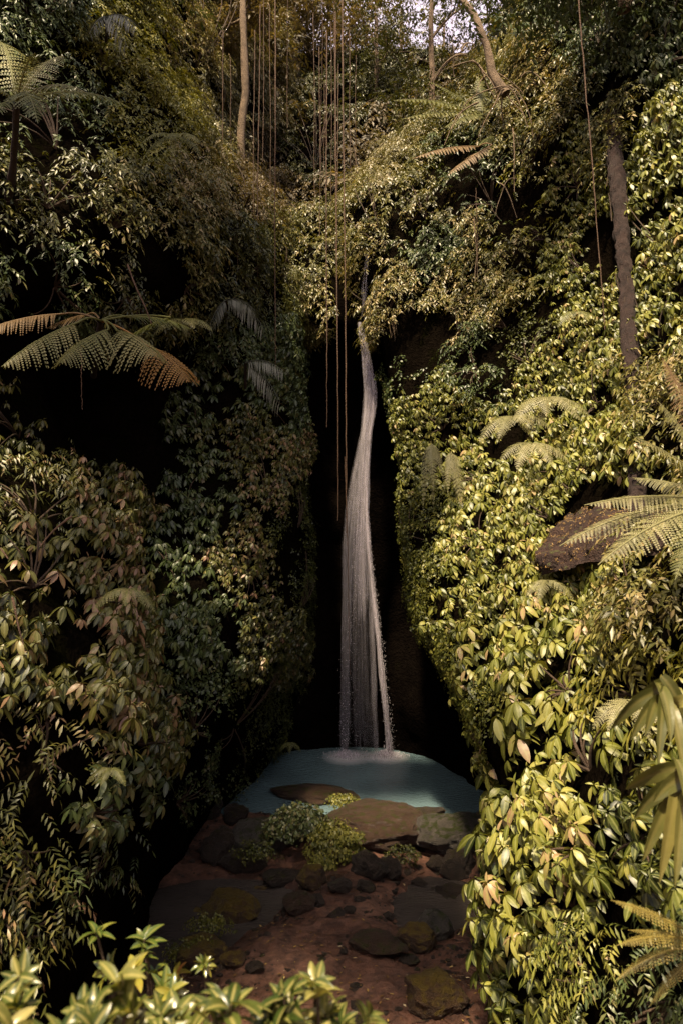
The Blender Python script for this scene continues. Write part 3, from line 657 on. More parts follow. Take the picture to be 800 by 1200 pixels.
# ------------------------------------------------------------------ plants of the cliffs
seedsR = [
 (438,180,'pale','silvery pale-leafed shrub at the head of the right cliff, nearest the bright gap of sky','shrub',{'tone':.55}),
 (450,270,'pale','tan leafy shrub leaning over the top of the waterfall from the right','shrub',{'mat':'shrub','tone':.62}),
 (455,345,'shrub','drooping tan shrub just right of the waterfall lip with roots dangling under it','shrub',{'tone':.8,'dens':1.5}),
 (505,130,'shrub','leafy green shrub under the bright gap of sky','shrub',{'tone':.45}),
 (500,240,'shrub','olive shrub below the two brown fern fronds','shrub',{'tone':.55}),
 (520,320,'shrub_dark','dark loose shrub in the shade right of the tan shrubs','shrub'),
 (485,440,'ivy_dark','dark leaves beside the upper waterfall','creeper'),
 (480,410,'bare','',''),
 (575,220,'shrub_dark','dark bush with thin bare twigs under the leaning branch','shrub'),
 (590,60,'shrub','tall shrub with reddish twigs at the upper right','shrub',{'tone':.6}),
 (640,100,'pale','pale-leafed shrub with drooping twigs near the top right','shrub',{'mat':'shrub','tone':.85}),
 (700,30,'shrub_dark','dark green bush in the top right corner','shrub',{'dens':1.5}),
 (770,60,'whorl_dark','large-leafed dark bush at the right edge near the top','shrub',{'dens':1.4}),
 (620,180,'shrub','light bush at the left of the hanging reddish vine','shrub',{'tone':.6}),
 (590,300,'shrub','bushy olive shrub halfway down the right cliff under dark twigs','shrub',{'tone':.7}),
 (640,260,'yellow','yellow-green bush left of the bare trunk','shrub'),
 (680,200,'whorl_small','small-leafed climber left of the top of the bare trunk','creeper',{'dens':.8}),
 (722,150,'shrub','leafy bush hiding the top of the bare trunk','shrub',{'tone':.5}),(728,300,'bare','',''),
 (780,170,'whorl_mid','curtain of hanging leaf whorls at the right edge beside the bare trunk','creeper',{'tone':.45}),
 (785,280,'whorl_mid','lower curtain of leaf whorls at the right edge, below a darker gap','creeper',{'tone':.5}),
  (770,380,'whorl_mid','climber of whorled leaves right of the bare trunk at mid height','creeper',{'tone':.5}),
 (790,450,'shrub','leafy shrub at the right edge above the big fern fronds','shrub',{'tone':.7}),
 (680,300,'whorl_small','climber of small whorled leaves hugging the left side of the bare trunk','creeper',{'tone':.55}),
 (540,380,'shrub','tan shrub in the middle of the right cliff above the mossy rock patch','shrub',{'tone':.85}),
 (600,370,'shrub','rusty olive shrub just above the mossy bare rock','shrub',{'tone':.7}),
 (620,410,'ivy','mossy small-leafed creeper on the bare rock patch of the right cliff','creeper',{'dens':.5,'tone':.3}),
 (560,420,'shrub_dark','dark clump beside the mossy rock patch','shrub'),
 (690,390,'whorl_small','climber of small leaf whorls between vine and bare trunk','creeper',{'tone':.55}),
 (700,460,'whorl_mid','rows of leaf whorls at the left foot of the bare trunk','creeper',{'tone':.55}),
 (640,440,'whorl_small','dense whorled climber above the three furry fern tufts','creeper',{'tone':.55}),
 (520,480,'whorl_small','whorled climber on the cleft edge at the height of the narrow part of the fall','creeper',{'tone':.5}),
 (480,540,'whorl_small','small-leafed climber on the cleft edge beside the hanging ferns','creeper',{'tone':.5}),
 (560,540,'whorl_mid','rows of leaf whorls between the hanging ferns and the furry fern tufts','creeper',{'tone':.6}),
 (650,540,'whorl_mid','rows of bright leaf whorls right of the furry fern tufts','creeper',{'tone':.6}),
 (480,610,'ivy','small-leafed creeper carpet on the cleft edge, upper part','creeper',{'dens':1.3}),
 (490,680,'ivy','small-leafed creeper carpet on the cleft edge, beside the middle of the fall','creeper',{'dens':1.4}),
 (560,620,'whorl_mid','band of leaf whorls left of the bare red earth','creeper',{'tone':.6}),
 (620,630,'whorl_mid','dense leaf whorls just below the left end of the bare red earth','creeper',{'tone':.62}),
 (700,612,'bare','',''),(680,560,'whorl_mid','leaf whorls just above the bare red earth','creeper',{'tone':.55}),(640,590,'whorl_mid','leaf whorls at the left of the bare red earth','creeper',{'tone':.6}),
 (540,700,'whorl_mid','bright leaf whorls next to the creeper carpet at mid height','creeper',{'tone':.6}),
 (530,770,'ivy','small-leafed creeper hanging over the black undercut rock','creeper',{'dens':1.4}),
 (560,860,'ivy','lowest tongue of small-leafed creeper above the pool','creeper',{'dens':1.5}),
 (610,700,'whorl_mid','broad patch of leaf whorls in the centre of the right slope','creeper',{'tone':.62}),
 (680,690,'whorl_mid','leaf whorls under the long pale fern fronds','creeper',{'tone':.65,'scale':1.1}),
 (760,700,'shrub','twiggy shrub under the big ferns at the right edge','shrub',{'tone':.7,'dens':1.4}),
 (590,780,'whorl_big','bright large-leafed climber above the lowest tongue of creeper','creeper',{'tone':.6,'scale':.85}),
 (660,790,'whorl_big','large-leafed whorls left of the pinnate white-flecked fern','creeper',{'tone':.6,'scale':.8}),
 (740,800,'slim','slim-leafed shrub behind the strap-leafed plants','shrub',{'mat':'yellow','tone':.75,'dens':1.3}),
 (600,880,'whorl_big','glossy large leaf whorls overhanging the right end of the pool','creeper',{'tone':.58}),
 (680,880,'whorl_big','mass of large leaf whorls in the middle of the lower right','creeper',{'tone':.55,'scale':.85}),
 (610,970,'whorl_big','large bright leaf whorls over the boulders at the right','creeper',{'tone':.6,'scale':.9}),
 (690,970,'brown','speckled brownish leaves beside the strap-leafed plants','shrub',{'mat':'whorl','tone':.75,'scale':1.0}),
 (600,1050,'whorl_big','drooping large leaves beside the right stream','creeper',{'tone':.5,'scale':.8}),
 (680,1050,'whorl_big','large drooping whorls in the lower right left of the yellow fern fingers','creeper',{'tone':.52,'scale':.75}),
 (620,1140,'whorl_big','shaded drooping leaf whorls at the bottom right of the mud','creeper',{'tone':.42,'scale':.7}),
 (700,1130,'slim','small slim-leafed shrub at the bottom right','shrub',{'mat':'whorl','tone':.5,'scale':.75,'dens':1.8}),
 (780,1160,'slim','dark small-leafed shrub in the bottom right corner','shrub',{'mat':'whorl_dark','tone':.6,'scale':.7,'dens':1.6}),
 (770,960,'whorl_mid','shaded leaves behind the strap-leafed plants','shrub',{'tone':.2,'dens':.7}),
]
cover(PR, seedsR, 1, margin=270, group='plants covering the right cliff')
seedsL = [
 (40,20,'shrub_dark','dark tree-like bush filling the top left corner','shrub',{'dens':1.4}),
 (120,60,'yellow','yellow-green bush in the light above the left tree fern','shrub'),
 (60,150,'shrub_dark','dark bush behind the upper left tree fern','shrub'),
 (180,110,'yellow','bright yellow-green bush on the left slope below the top','shrub',{'tone':.65}),
 (230,60,'pale','pale-leafed bush left of the pale slender trunk','shrub',{'mat':'shrub','tone':.85}),
 (250,130,'pale','grey-leafed bush beside the pale slender trunk','shrub',{'tone':.35}),
 (160,180,'yellow','sunlit olive bush at the crest of the left overhang','shrub',{'tone':.6}),
 (60,230,'shrub_dark','shaded shrub under the upper left tree fern','shrub',{'mat':'shrub','tone':.3}),
 (130,250,'shrub','large silvery-green shrub in the middle of the left overhang','shrub',{'tone':.55,'dens':1.3}),
 (220,220,'shrub','tan and silver shrub at the right shoulder of the left overhang','shrub',{'tone':.85,'dens':1.3}),
 (60,310,'shrub_dark','dark twiggy shrub just above the left tree fern fronds','shrub'),
 (150,330,'shrub_dark','dark shrub with hanging twigs above the right fronds of the tree fern','shrub',{'mat':'shrub','tone':.3}),
 (220,320,'shrub','drooping olive shrub at the lower corner of the left overhang','shrub',{'tone':.6,'dens':1.3}),
 (290,220,'shrub','reddish-brown shrub at the foot of the pale slender trunk','shrub',{'mat':'far','tone':.5}),
 (280,310,'yellow','yellowish shrub between the overhang and the hanging vines','shrub',{'tone':.3,'mat':'shrub'}),
 (330,300,'shrub','tan shrub on the lip left of the long vines','shrub',{'tone':.5}),
 (250,400,'shrub_dark','dark leaves around the small grey palm fronds','shrub',{'dens':1.2}),
 (300,440,'whorl_dark','shaded climber around the lowest grey palm frond','creeper'),
 (40,420,'bare','',''),(110,450,'bare','',''),(180,470,'bare','',''),(120,520,'bare','',''),(160,560,'bare','',''),(60,480,'bare','',''),
 (15,500,'brown','leafy climber at the left edge under the tree fern','creeper',{'scale':.8,'tone':.35}),
 (230,480,'whorl_dark','dim climber under the tip of the golden fern frond','creeper'),
 (270,520,'whorl_small','leaf whorls on the left cliff at the height of the fall narrowing','creeper',{'mat':'brown','tone':.3,'dens':.7}),
 (310,560,'whorl_small','brownish leaf whorls close to the dark cleft on the left','creeper',{'mat':'brown','tone':.55}),
 (220,570,'whorl_dark','dim whorls right of the black hollow','creeper'),
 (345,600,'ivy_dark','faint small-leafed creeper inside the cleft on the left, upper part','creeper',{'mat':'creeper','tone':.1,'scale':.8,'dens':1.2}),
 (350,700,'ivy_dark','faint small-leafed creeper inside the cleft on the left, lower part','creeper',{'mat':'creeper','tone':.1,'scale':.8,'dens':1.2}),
 (40,580,'slim','fine-leafed olive climber on the top of the nearest left buttress','creeper',{'mat':'brown','tone':.4}),
 (120,600,'brown','brownish leaves at the upper edge of the nearest left buttress beside the black hollow','creeper',{'dens':.8}),
 (30,680,'brown','olive and brown leaf whorls at the left edge above the middle','creeper',{'tone':.5}),
 (110,690,'brown','pinkish-brown leaf whorls at mid height of the nearest left buttress','creeper',{'tone':.65}),
 (200,650,'whorl_dark','grey-green leaf whorls in the shade between the two left buttresses','creeper',{'dens':1.2}),
 (290,650,'whorl_small','brown-tinted whorls on the far left buttress near its right edge','creeper',{'mat':'brown','tone':.5}),
 (240,720,'whorl_dark','dim green whorls on the middle of the far left buttress','creeper',{'dens':1.2}),
 (310,740,'whorl_small','small brownish whorls at the right edge of the far left buttress','creeper',{'mat':'brown','tone':.35,'dens':.8}),
 (20,780,'brown','big drooping leaves at the left edge just below the middle','creeper',{'tone':.45,'scale':1.1}),
 (100,800,'brown','glossy olive leaf whorls at the widest part of the nearest left buttress','creeper',{'tone':.5,'scale':1.15}),
 (160,850,'brown','brown-tinged leaves at the right edge of the nearest left buttress','creeper',{'tone':.45}),
 (220,830,'ivy_dark','small dim creeper low on the far left buttress','creeper',{'mat':'whorl_dark','scale':1.1,'dens':1.2}),
 (280,830,'ivy_dark','dim creeper above the left end of the pool','creeper',{'mat':'creeper','tone':.15}),
 (40,880,'slim','reddish slim-leaved plant on the lower left buttress','creeper',{'tone':.65}),
 (100,920,'brown','drooping green leaf sprays above the black gap on the lower left','creeper',{'mat':'whorl_dark','tone':.7}),
 (200,920,'ivy_dark','scattered dim leaves in the black gap left of the rocks','creeper',{'dens':.6}),
 (170,1030,'bare','',''),(230,990,'bare','',''),(140,1090,'bare','',''),(190,980,'bare','',''),
 (30,980,'slim','slim hanging leaflets at the left edge low down','creeper',{'tone':.4}),
 (90,1010,'slim','dim slim leaflets fading into the black gap at the lower left','creeper',{'mat':'whorl_dark','tone':.6,'dens':.7}),
 (30,1080,'slim','lowest olive leaf sprays above the front plants at the left','creeper',{'tone':.4}),
 (90,1120,'bare','',''),
]
cover(PL, seedsL, 3, margin=200, group='plants covering the left cliff')
seedsB = [
 (330,230,'shrub','brown-leafed bush above the cleft behind the vines','shrub',{'mat':'far','tone':.5}),
 (370,180,'shrub_dark','dark rounded bush behind the hanging vines','shrub',{'mat':'shrub','tone':.2}),
 (350,310,'shrub','wide tan shrub spreading over the top of the cleft','shrub',{'tone':.55,'dens':1.2}),
 (395,300,'shrub','small leafy shrub left of the waterfall lip','shrub',{'tone':.55}),
 (360,350,'shrub','lowest drooping edge of leaves over the cleft','shrub',{'tone':.8,'depth':.7,'dens':1.4}),
 (426,330,'bare','',''),(424,370,'bare','',''),(400,430,'bare','',''),(330,430,'bare','',''),(480,430,'bare','',''),
 (300,600,'bare','',''),(400,600,'bare','',''),(500,600,'bare','',''),(400,800,'bare','',''),(500,800,'bare','',''),(560,850,'bare','',''),(300,850,'bare','',''),
 (420,220,'far','dull bush on the slope straight above the waterfall','shrub'),
]
cover(PB, seedsB, 5, group='bushes above the cleft')
# undergrowth on the far hill
Pn, Nn = PH.sample(9); uv = topx(Pn); ok = (uv[:, 0] > 60) & (uv[:, 0] < 760) & (uv[:, 1] > -120) & (uv[:, 1] < 420); Pn, Nn = Pn[ok], Nn[ok]
n = len(Pn); ax = Nn*.4+np.array([0, 0, 1])+RNG.normal(0, .3, (n, 3)); cl = fbm(Pn, .35, 3, 77)*.5+.5
V, Q, A = instance('sprig', 2, Pn+Nn*(cl[:, None]*2.4*RNG.random((n, 1))), ax, .75*rnd(.6, 1.3, n), np.clip(.35+RNG.normal(0, .15, n), 0, 1), .3)
tag(build('undergrowth', V, Q, M['far'], attrs=A), 'brown-green undergrowth covering the hill behind the waterfall', 'undergrowth', kind='stuff')

# ------------------------------------------------------------------ trees on the hill
def limb_path(a, b, sag, n=9, wob=.15, seed=0):
    m = (a+b)/2+np.array([0, 0, sag]); p = bez(a, m, b, n); w_ = np.stack([fbm(p+seed, .6, 3, seed+i) for i in range(3)], 1)
    f = np.sin(np.linspace(0, np.pi, n))[:, None]; return p+w_*wob*f*np.linalg.norm(b-a)*.3
def tree(px, pyb, pyt, d, crowns, leafkind, label, rad=.14, mat='bark', lmat='far', lean=0, name='tree', dens=1., lsc=.5, tone=.5, cat='tree', group='trees on the slope behind the waterfall'):
    """crowns: (px, py, radius m, depth offset) clumps; trunk from pyb up to pyt"""
    base = at(px, pyb, d); top_ = at(px+lean, pyt, d); root = empty(name, base)
    tag(root, label, cat, group)
    path = limb_path(base-np.array([0, 0, .6]), top_, 0, 16, .06, int(px)); V, Q, A = tube(path, np.linspace(rad, rad*.5, 16), 9, .25, int(px)); build('trunk', V, Q, M[mat], root)
    parts = []; Ps = []; As = []; S = []
    for k, (cx, cy, r, dd) in enumerate(crowns):
        c = at(cx, cy, d+dd); ti = path[np.argmin(np.abs(path[:, 2]-(c[2]-r*.9)))] if cy > pyt-10 else path[-4]
        lp = limb_path(ti, c, .2*r, 8, .5, k+int(cx)); parts.append(tube(lp, np.linspace(rad*.42, rad*.12, 8), 6))
        for j in range(7):
            e = c+RNG.normal(0, .5, 3)*r; parts.append(tube(limb_path(lp[4+j % 4], e, .1, 5, .4, j), np.linspace(rad*.12, .006, 5), 4))
            nn = int(26*dens*r); P = e+RNG.normal(0, .38, (nn, 3))*r*np.array([1, 1, .6]); Ps.append(P)
            As.append(np.array([0, 0, 1.])+RNG.normal(0, .4, (nn, 3))); S.append(lsc*rnd(.6, 1.3, nn))
    V, Q, A = merge(parts); build('limbs', V, Q, M[mat], root)
    P = np.concatenate(Ps); V, Q, A = instance(leafkind, 2, P, np.concatenate(As), np.concatenate(S), np.clip(tone+RNG.normal(0, .2, len(P)), 0, 1), .35)
    build('crown', V, Q, M[lmat], root, A); return root
tree(283, 235, -60, 25, [(250,-60,1.5,1),(320,-70,1.4,2),(290,10,.7,.5),(262,30,.6,1)], 'sprig', 'slender tree with a straight pale spotted trunk left of the hanging vines', rad=.16, lean=4, tone=.6, dens=.9, lsc=.4)
tree(215, 120, -80, 27, [(200,-40,1.7,0),(240,10,1.5,1),(180,0,1.4,1)], 'sprig', 'leafy tree at the top left, its pale crown against a sliver of sky', rad=.12, tone=.7, lmat='shrub')
tree(345, 170, -60, 34, [(320,-30,2.2,0),(370,0,2.0,0),(340,60,1.7,1)], 'sprig', 'brown-leafed tree behind the group of thin vines', rad=.2, tone=.5)
tree(395, 180, -60, 37, [(380,-20,2.1,0),(415,30,1.8,0),(400,90,1.8,1)], 'sprig', 'hazy tree straight above the waterfall', rad=.2, tone=.6)
tree(440, 190, 20, 33, [(432,110,1.5,0),(455,60,1.5,0),(430,30,1.3,0)], 'sprig', 'tree at the left of the bright gap of sky', rad=.13, tone=.2, lmat='shrub', lsc=.36, dens=.7)
tree(505, 170, -30, 30, [(540,60,1.3,0),(500,-10,1.4,0),(555,0,1.6,0),(480,130,1.1,0)], 'sprig', 'tree at the right of the bright gap of sky', rad=.14, tone=.25, lmat='shrub', lsc=.36, dens=.7)
tree(600, 100, -90, 27, [(580,-40,1.6,0),(640,-30,1.8,0),(610,30,1.2,0)], 'sprig', 'dark tree at the top behind the leaning grey branch', rad=.15, tone=.35, lmat='shrub')
tree(470, 160, 10, 42, [(470,20,2.0,0),(505,80,1.4,1),(462,110,1.4,0)], 'sprig', 'distant thin-leaved tree in front of the bright gap of sky', rad=.15, tone=.3, lmat='shrub', dens=.45, lsc=.45)
tree(300, 200, 40, 31, [(300,90,1.6,0),(320,130,1.2,0),(275,70,1.2,0)], 'sprig', 'dull bushy tree right behind the pale slender trunk', rad=.12, tone=.3)
tree(90, 60, -100, 19, [(60,-50,1.6,0),(130,-40,1.5,0),(20,0,1.2,0)], 'sprig', 'dark tree overhanging the top left corner', rad=.15, tone=.3, lmat='whorl_dark', lsc=.4)
tree(730, -20, -160, 17, [(700,-40,1.4,0),(770,-50,1.5,0),(640,-60,1.3,0)], 'sprig', 'dark tree overhanging the top right corner', rad=.15, tone=.4, lmat='whorl_dark', lsc=.4)
tree(452, 150, 30, 46, [(450,60,1.9,0),(478,95,1.3,0),(440,20,1.5,0)], 'sprig', 'airy far tree at the lower left of the bright gap of sky', rad=.11, tone=.2, lmat='shrub', dens=.38, lsc=.36)
tree(485, 150, 70, 44, [(485,105,1.1,0),(465,112,1.0,0),(508,108,1.1,0),(445,115,1.0,0),(530,104,1.0,0)], 'sprig', 'low bushy tree on the ridge at the bottom of the bright gap of sky', rad=.10, tone=.3, lmat='shrub', dens=1.0, lsc=.36)
tree(520, 150, 20, 47, [(520,50,1.7,0),(500,95,1.2,0),(545,90,1.7,0)], 'sprig', 'airy far tree at the lower right of the bright gap of sky', rad=.11, tone=.2, lmat='shrub', dens=.38, lsc=.36)
# bare rough trunk on the right cliff, and the leaning branch
b0 = at(747, 612, 10.6)
root = empty('bare_trunk', b0); tag(root, 'thick dark bare trunk with rough bark rising up the right cliff', 'tree trunk')
path = crom(np.stack([at(*q) for q in ((747,612,10.6),(743,500,12.9),(736,380,14.6),(728,270,15.8),(721,190,16.6),(717,135,17.9))]), 90)
tp_ = crom(path, 260); V, Q, A = tube(tp_, np.linspace(.115, .165, 260), 40); ctr = np.repeat(tp_, 40, axis=0)
V = ctr+(V-ctr)*(1+.55*fbm(V*np.array([14, 14, 4.]), 1, 4, 66)+.25*fbm(V*2.5, 1, 2, 67))[:, None]; build('trunk', V, Q, M['rough_bark'], root)
parts = []
for k in range(16):
    a = path[RNG.integers(2, 88)]+RNG.normal(0, .1, 3); parts.append(tube(limb_path(a, a+np.array([rnd(-.2, .2), -.15, -rnd(.3, 1.2)]), 0, 6, .3, k), .012, 4))
V, Q, A = merge(parts); build('rootlets', V, Q, M['stem'], root)['kind'] = 'stuff'
br = empty('leaning_branch', at(590, 80, 21)); tag(br, 'pale grey branch leaning left across the upper right', 'branch')
V, Q, A = tube(limb_path(at(592, 110, 20.5), at(530, -20, 21), .2, 14, .5, 2), np.linspace(.13, .06, 14), 8, .2); build('limb', V, Q, M['bark'], br)
parts = []
for k in range(9):
    a = at(540+6*k, 60+5*k, 20.7); parts.append(tube(limb_path(a, a+np.array([rnd(-1.2, 1), rnd(-.5, .3), rnd(-1.6, .2)]), .4, 9, .6, k), np.linspace(.03, .008, 9), 4))
V, Q, A = merge(parts); build('twigs', V, Q, M['bark'], br)
# arching dry roots and twigs under the upper right bushes
tw = empty('root_tangle', at(590, 110, 20)); tag(tw, 'tangle of thin pale roots hanging under the upper right shrubs', 'roots'); parts = []
for (x0, y0, x1, y1, sg) in ((595,100,625,165,.5),(600,100,525,155,.6),(590,105,560,160,.5),(585,215,605,255,.3),(605,210,580,250,.5),(580,110,618,150,.9),(610,90,650,120,.6),(560,120,520,170,.4),(640,120,660,190,.3),(555,255,556,330,.1),(600,150,602,225,.1)):
    parts.append(tube(limb_path(at(x0, y0, 19.8), at(x1, y1, 19.4), sg, 12, .5, x1), np.linspace(.022, .008, 12), 4))
V, Q, A = merge(parts); build('roots', V, Q, M['bark'], tw)
tw = empty('root_tangle', at(468, 385, 21.8)); tag(tw, 'pale rootlets dangling from the shrub right of the waterfall lip', 'roots'); parts = []
for k in range(16):
    x = 455+k*1.8; parts.append(tube(limb_path(at(x, 375, 21.9), at(x+rnd(-5, 6), 392+rnd(0, 45), 21.8), 0, 9, .5, k), np.linspace(.014, .005, 9), 4))
V, Q, A = merge(parts); build('roots', V, Q, M['bark'], tw)
# loose twigs on the left buttress
for (x0, y0, x1, y1, d, lab) in ((85,605,48,640,10.8,'thin bare reddish twig slanting at the top of the nearest left buttress'),(-5,640,10,655,10,'pale broken stick at the left edge of the photo'),(15,700,28,755,9.6,'short pale bent twig near the left edge'),(150,310,178,380,13.6,'long bare twig hanging beside the tree fern fronds')):
    o = build('twig', *tube(limb_path(at(x0, y0, d-.9), at(x1, y1, d-1.), .05, 8, .3, x0), np.linspace(.016, .008, 8), 5)[:2], M['vine'], origin=at(x0, y0, d-.9)); tag(o, lab, 'twig')
# bare red earth ledge
Eg = [[(632,640,14.2),(660,610,14.2),(700,578,14.0),(745,560,13.2),(790,560,12)],[(628,644,13.0),(657,622,12.8),(700,600,12.4),(745,588,11.7),(785,590,10.8)],[(628,652,12.3),(657,640,11.8),(700,626,11.3),(745,616,10.6),(785,618,9.8)],[(632,675,12.2),(660,668,11.6),(700,660,11.0),(745,655,10.2),(785,655,9.5)]]
PE = Patch(Eg, 110, 150, amp=.22, sc=2.6, seed=44); PE.mesh('earth_ledge', M['earth'])
Pe, Ne = PE.sample(90); V, Q, A = instance('ivy', 2, Pe+Ne*.02, Ne+RNG.normal(0, .2, Pe.shape), .03*rnd(.4, 1.3, len(Pe)), RNG.random(len(Pe)), .1)
A['var'] = RNG.random(len(V)); tag(build('leaf_litter', V, Q, M['dry'], attrs=A), 'small dead leaves lying on the bare red earth ledge', 'leaf litter', kind='stuff')

# ------------------------------------------------------------------ hanging vines
vines = [(367,40,250,26,.013,'very thin vine at the far left of the brown group above the cleft',2),
 (378,20,210,27.5,.012,'faint short vine in the brown group, second from its left end',-2),
 (409,60,240,26,.014,'thin vine right of the waterfall vines, against the hill',2),
 (417,90,200,28,.012,'faint short vine at the right end of the brown group',-1),
 (391,-20,190,28,.013,'hazy far vine at the top of the brown group',1),
 (316,30,260,23,.012,'thin vine between the short vine and the long one over the tan shrubs',1),
 (336,-20,150,26,.012,'faint vine right of the long one over the tan shrubs',1),
 (270,90,180,24,.011,'hair-thin vine beside the pale slender trunk, on its left',1),
 (527,-20,90,24,.012,'thin vine beside the leaning branch',4),
 (383,60,500,21.5,.020,'third longest vine, hanging straight left of the pair nearest the waterfall',0),
 (393,40,610,21.3,.024,'long thick vine hanging second nearest to the waterfall',3),
 (401,20,625,21.2,.026,'long reddish vine hanging just left of the waterfall from top to pool height',5),
 (404,560,790,22.0,.014,'thin strand hanging in front of the left veil of the waterfall',6),
 (322,-40,430,19.5,.020,'vine hanging straight over the tan shrubs at the left of the cleft',1),
 (305,30,330,20,.016,'vine just left of a longer straight one above the left of the cleft',-3),
 (299,60,300,21,.013,'thinnest of three neighbouring vines right of the pale slender trunk',-2),
 (311,-40,190,22,.013,'short vine between two longer ones right of the pale slender trunk',-3),
 (262,60,205,20,.015,'short dark vine left of the pale slender trunk',-2),
 (374,80,330,25,.014,'thin vine in the brown group above the cleft, leftmost',1),
 (388,50,300,25.5,.013,'thin pale vine in the brown group above the cleft, middle',0),
 (380,120,250,27,.012,'faint vine behind the group above the cleft',0),
 (396,100,380,25,.014,'thin vine in the brown group above the cleft, rightmost',0),
 (505,30,140,25,.016,'thin vine hanging in front of the bright gap of sky',3),
 (670,-40,440,15.5,.017,'long slanting reddish vine left of the bare trunk',42),
 (557,245,330,19.5,.012,'short thin vine in front of the dark middle of the right cliff',2),
 (278,300,350,19,.012,'short thin vine beside the yellowish shrub',0),
 (95,430,480,12.8,.010,'hair-thin dark vine under the tree fern fronds',2),
]
for k, (x, y0, y1, d, r, lab, lean) in enumerate(vines):
    yy = np.linspace(y0-25 if y0 > 0 else y0-60, y1, 40); t = np.linspace(0, 1, 40); xx = x+lean*t+1.2*np.sin(t*5+k)*.6*np.sin(t*np.pi)
    p = np.stack([at(a, b, d) for a, b in zip(xx, yy)]); p += .004*RNG.normal(size=p.shape); V, Q, A = tube(p, r*.85*np.linspace(1, .6, 40)*(1+.2*RNG.random(40)), 6)
    o = build('hanging_vine', V, Q, M['vine'], origin=p[-1]); tag(o, lab, 'vine', 'vines hanging from the canopy')

# ------------------------------------------------------------------ ferns
def frond(base, tip, arch, width, npin, lobes=9, seed=0, tone=.5, droop=.3, fine=True):
    """bipinnate frond from base to tip: rachis tube plus toothed pinnae"""
    r = np.random.default_rng(seed); L = np.linalg.norm(tip-base); m = base*.45+tip*.55+np.array([0, 0, arch*L]); c = bez(base, m, tip, npin+1)
    T = np.gradient(c, axis=0); T /= np.linalg.norm(T, axis=1)[:, None]
    parts = [tube(c, np.linspace(.010, .003, npin+1)*max(L, .4), 4)]
    view = np.array([0, -.45, .9])
    for i in range(2, npin):
        t = i/npin; wl = width*L*(np.sin(np.pi*min(1, .12+t*.9))**.7)*(1-.35*t); t3 = T[i]
        S = np.cross(t3, view); S /= np.linalg.norm(S)+1e-9
        for sd in (-1, 1):
            dr = sd*S+t3*.35+np.array([0, 0, -droop*.5])+r.normal(0, .06, 3); dr /= np.linalg.norm(dr); ln = wl*r.uniform(.85, 1.1)
            n = lobes; s = np.linspace(0, 1, n+1); cc = c[i]+dr*ln*s[:, None]+np.array([0, 0, -1])*(s[:, None]**2)*ln*droop
            perp = t3-(t3@dr)*dr; perp /= np.linalg.norm(perp); hw = L/npin*.46*(1-s)**.6+.0015
            V = []; Q = []
            for q in range(n):   # leaflets as pairs of small blades
                for s2 in (-1, 1):
                    a = cc[q]; b = cc[q]+(cc[q+1]-cc[q])*.75; tipp = (a+b)/2+perp*s2*hw[q]+dr*ln/n*.45; k = len(V)
                    V += [a, b, tipp+(b-a)*.18, tipp-(b-a)*.18]; Q.append((k, k+1, k+2, k+3))
            V = np.array(V); parts.append((V, np.array(Q), {'var': np.full(len(V), np.clip(tone+r.normal(0, .12), 0, 1)), 'vein': np.full(len(V), .6)}))
    return merge(parts)
def fern(name, crown, fronds, label, cat='fern', mat='fern', trunk=None, group=None, npin=22, lobes=8):
    root = empty(name, trunk if trunk is not None else crown); tag(root, label, cat, group)
    if trunk is not None:
        V, Q, A = tube(limb_path(np.array(trunk), crown, 0, 14, .15, 3), np.linspace(.07, .05, 14), 10, .4); build('trunk', V, Q, M['rough_bark'], root)
    for k, f in enumerate(fronds):
        tip, arch, wd = f[0], f[1], f[2]; mt = f[3] if len(f) > 3 else mat; tn = f[4] if len(f) > 4 else .5; bs = f[5] if len(f) > 5 else crown
        V, Q, A = frond(np.array(bs, float), np.array(tip, float), arch, wd, npin, lobes, seed=k+int(abs(crown[0])*10), tone=tn, droop=f[6] if len(f) > 6 else .3)
        if f[5:6] and np.linalg.norm(np.array(bs)-crown) > .05: V, Q, A = merge([(V, Q, A), tube(bez(np.array(crown), (np.array(crown)+bs)/2+np.array([0, 0, .12]), np.array(bs, float), 8), .016, 5)])
        o = build('frond', V, Q, M[mt], root, A)
        if len(f) > 7: o['label'] = f[7]
    return root
c = at(118, 376, 12.6)
fern('tree_fern', c, [
 (at(2,430,11.0), .10, .30, 'fern', .8, at(92,378,12.0), .6), (at(70,426,10.6), .14, .42, 'fern', .65, at(128,386,11.5), .6), (at(181,418,11.2), .16, .46, 'fern', .85, at(138,388,12.0), .6),
 (at(222,448,11.6), .16, .40, 'fern_gold', .5, at(174,406,12.4), .6, 'golden-brown dying frond'), (at(-20,388,12.2), .10, .36, 'fern_brown', .45, at(72,368,12.8)), (at(150,396,14.2), .10, .3, 'fern', .15, at(200,372,13.8)),
 (at(225,386,14.2), .14, .26, 'fern', .1, at(150,372,13.4)), (at(55,385,13.6), .1, .3, 'fern_brown', .2, at(105,368,13.4))],
 'left tree fern with wide drooping fronds, one golden brown, over the black hollow', 'tree fern', trunk=at(110, 440, 16.2), npin=26, lobes=10)
c = at(20, 118, 11.5)
fern('tree_fern', c, [
 (at(100,108,10.8), .22, .24, 'fern_pale', .3), (at(75,66,12.4), .2, .22, 'fern_pale', .3), (at(-50,90,11), .2, .22, 'fern', .5), (at(42,62,10.6), .25, .22, 'fern_pale', .4),
 (at(-30,150,10.8), .2, .2, 'fern', .3), (at(155,128,12.6), .22, .18, 'fern', .3), (at(45,145,10.3), .3, .2, 'fern', .3), (at(0,50,12.8), .2, .2, 'fern', .6)],
 'upper left tree fern with pale arching fronds catching the light', 'tree fern', trunk=at(10, 250, 13.6), npin=26, lobes=8)
c = at(858, 590, 7.6)
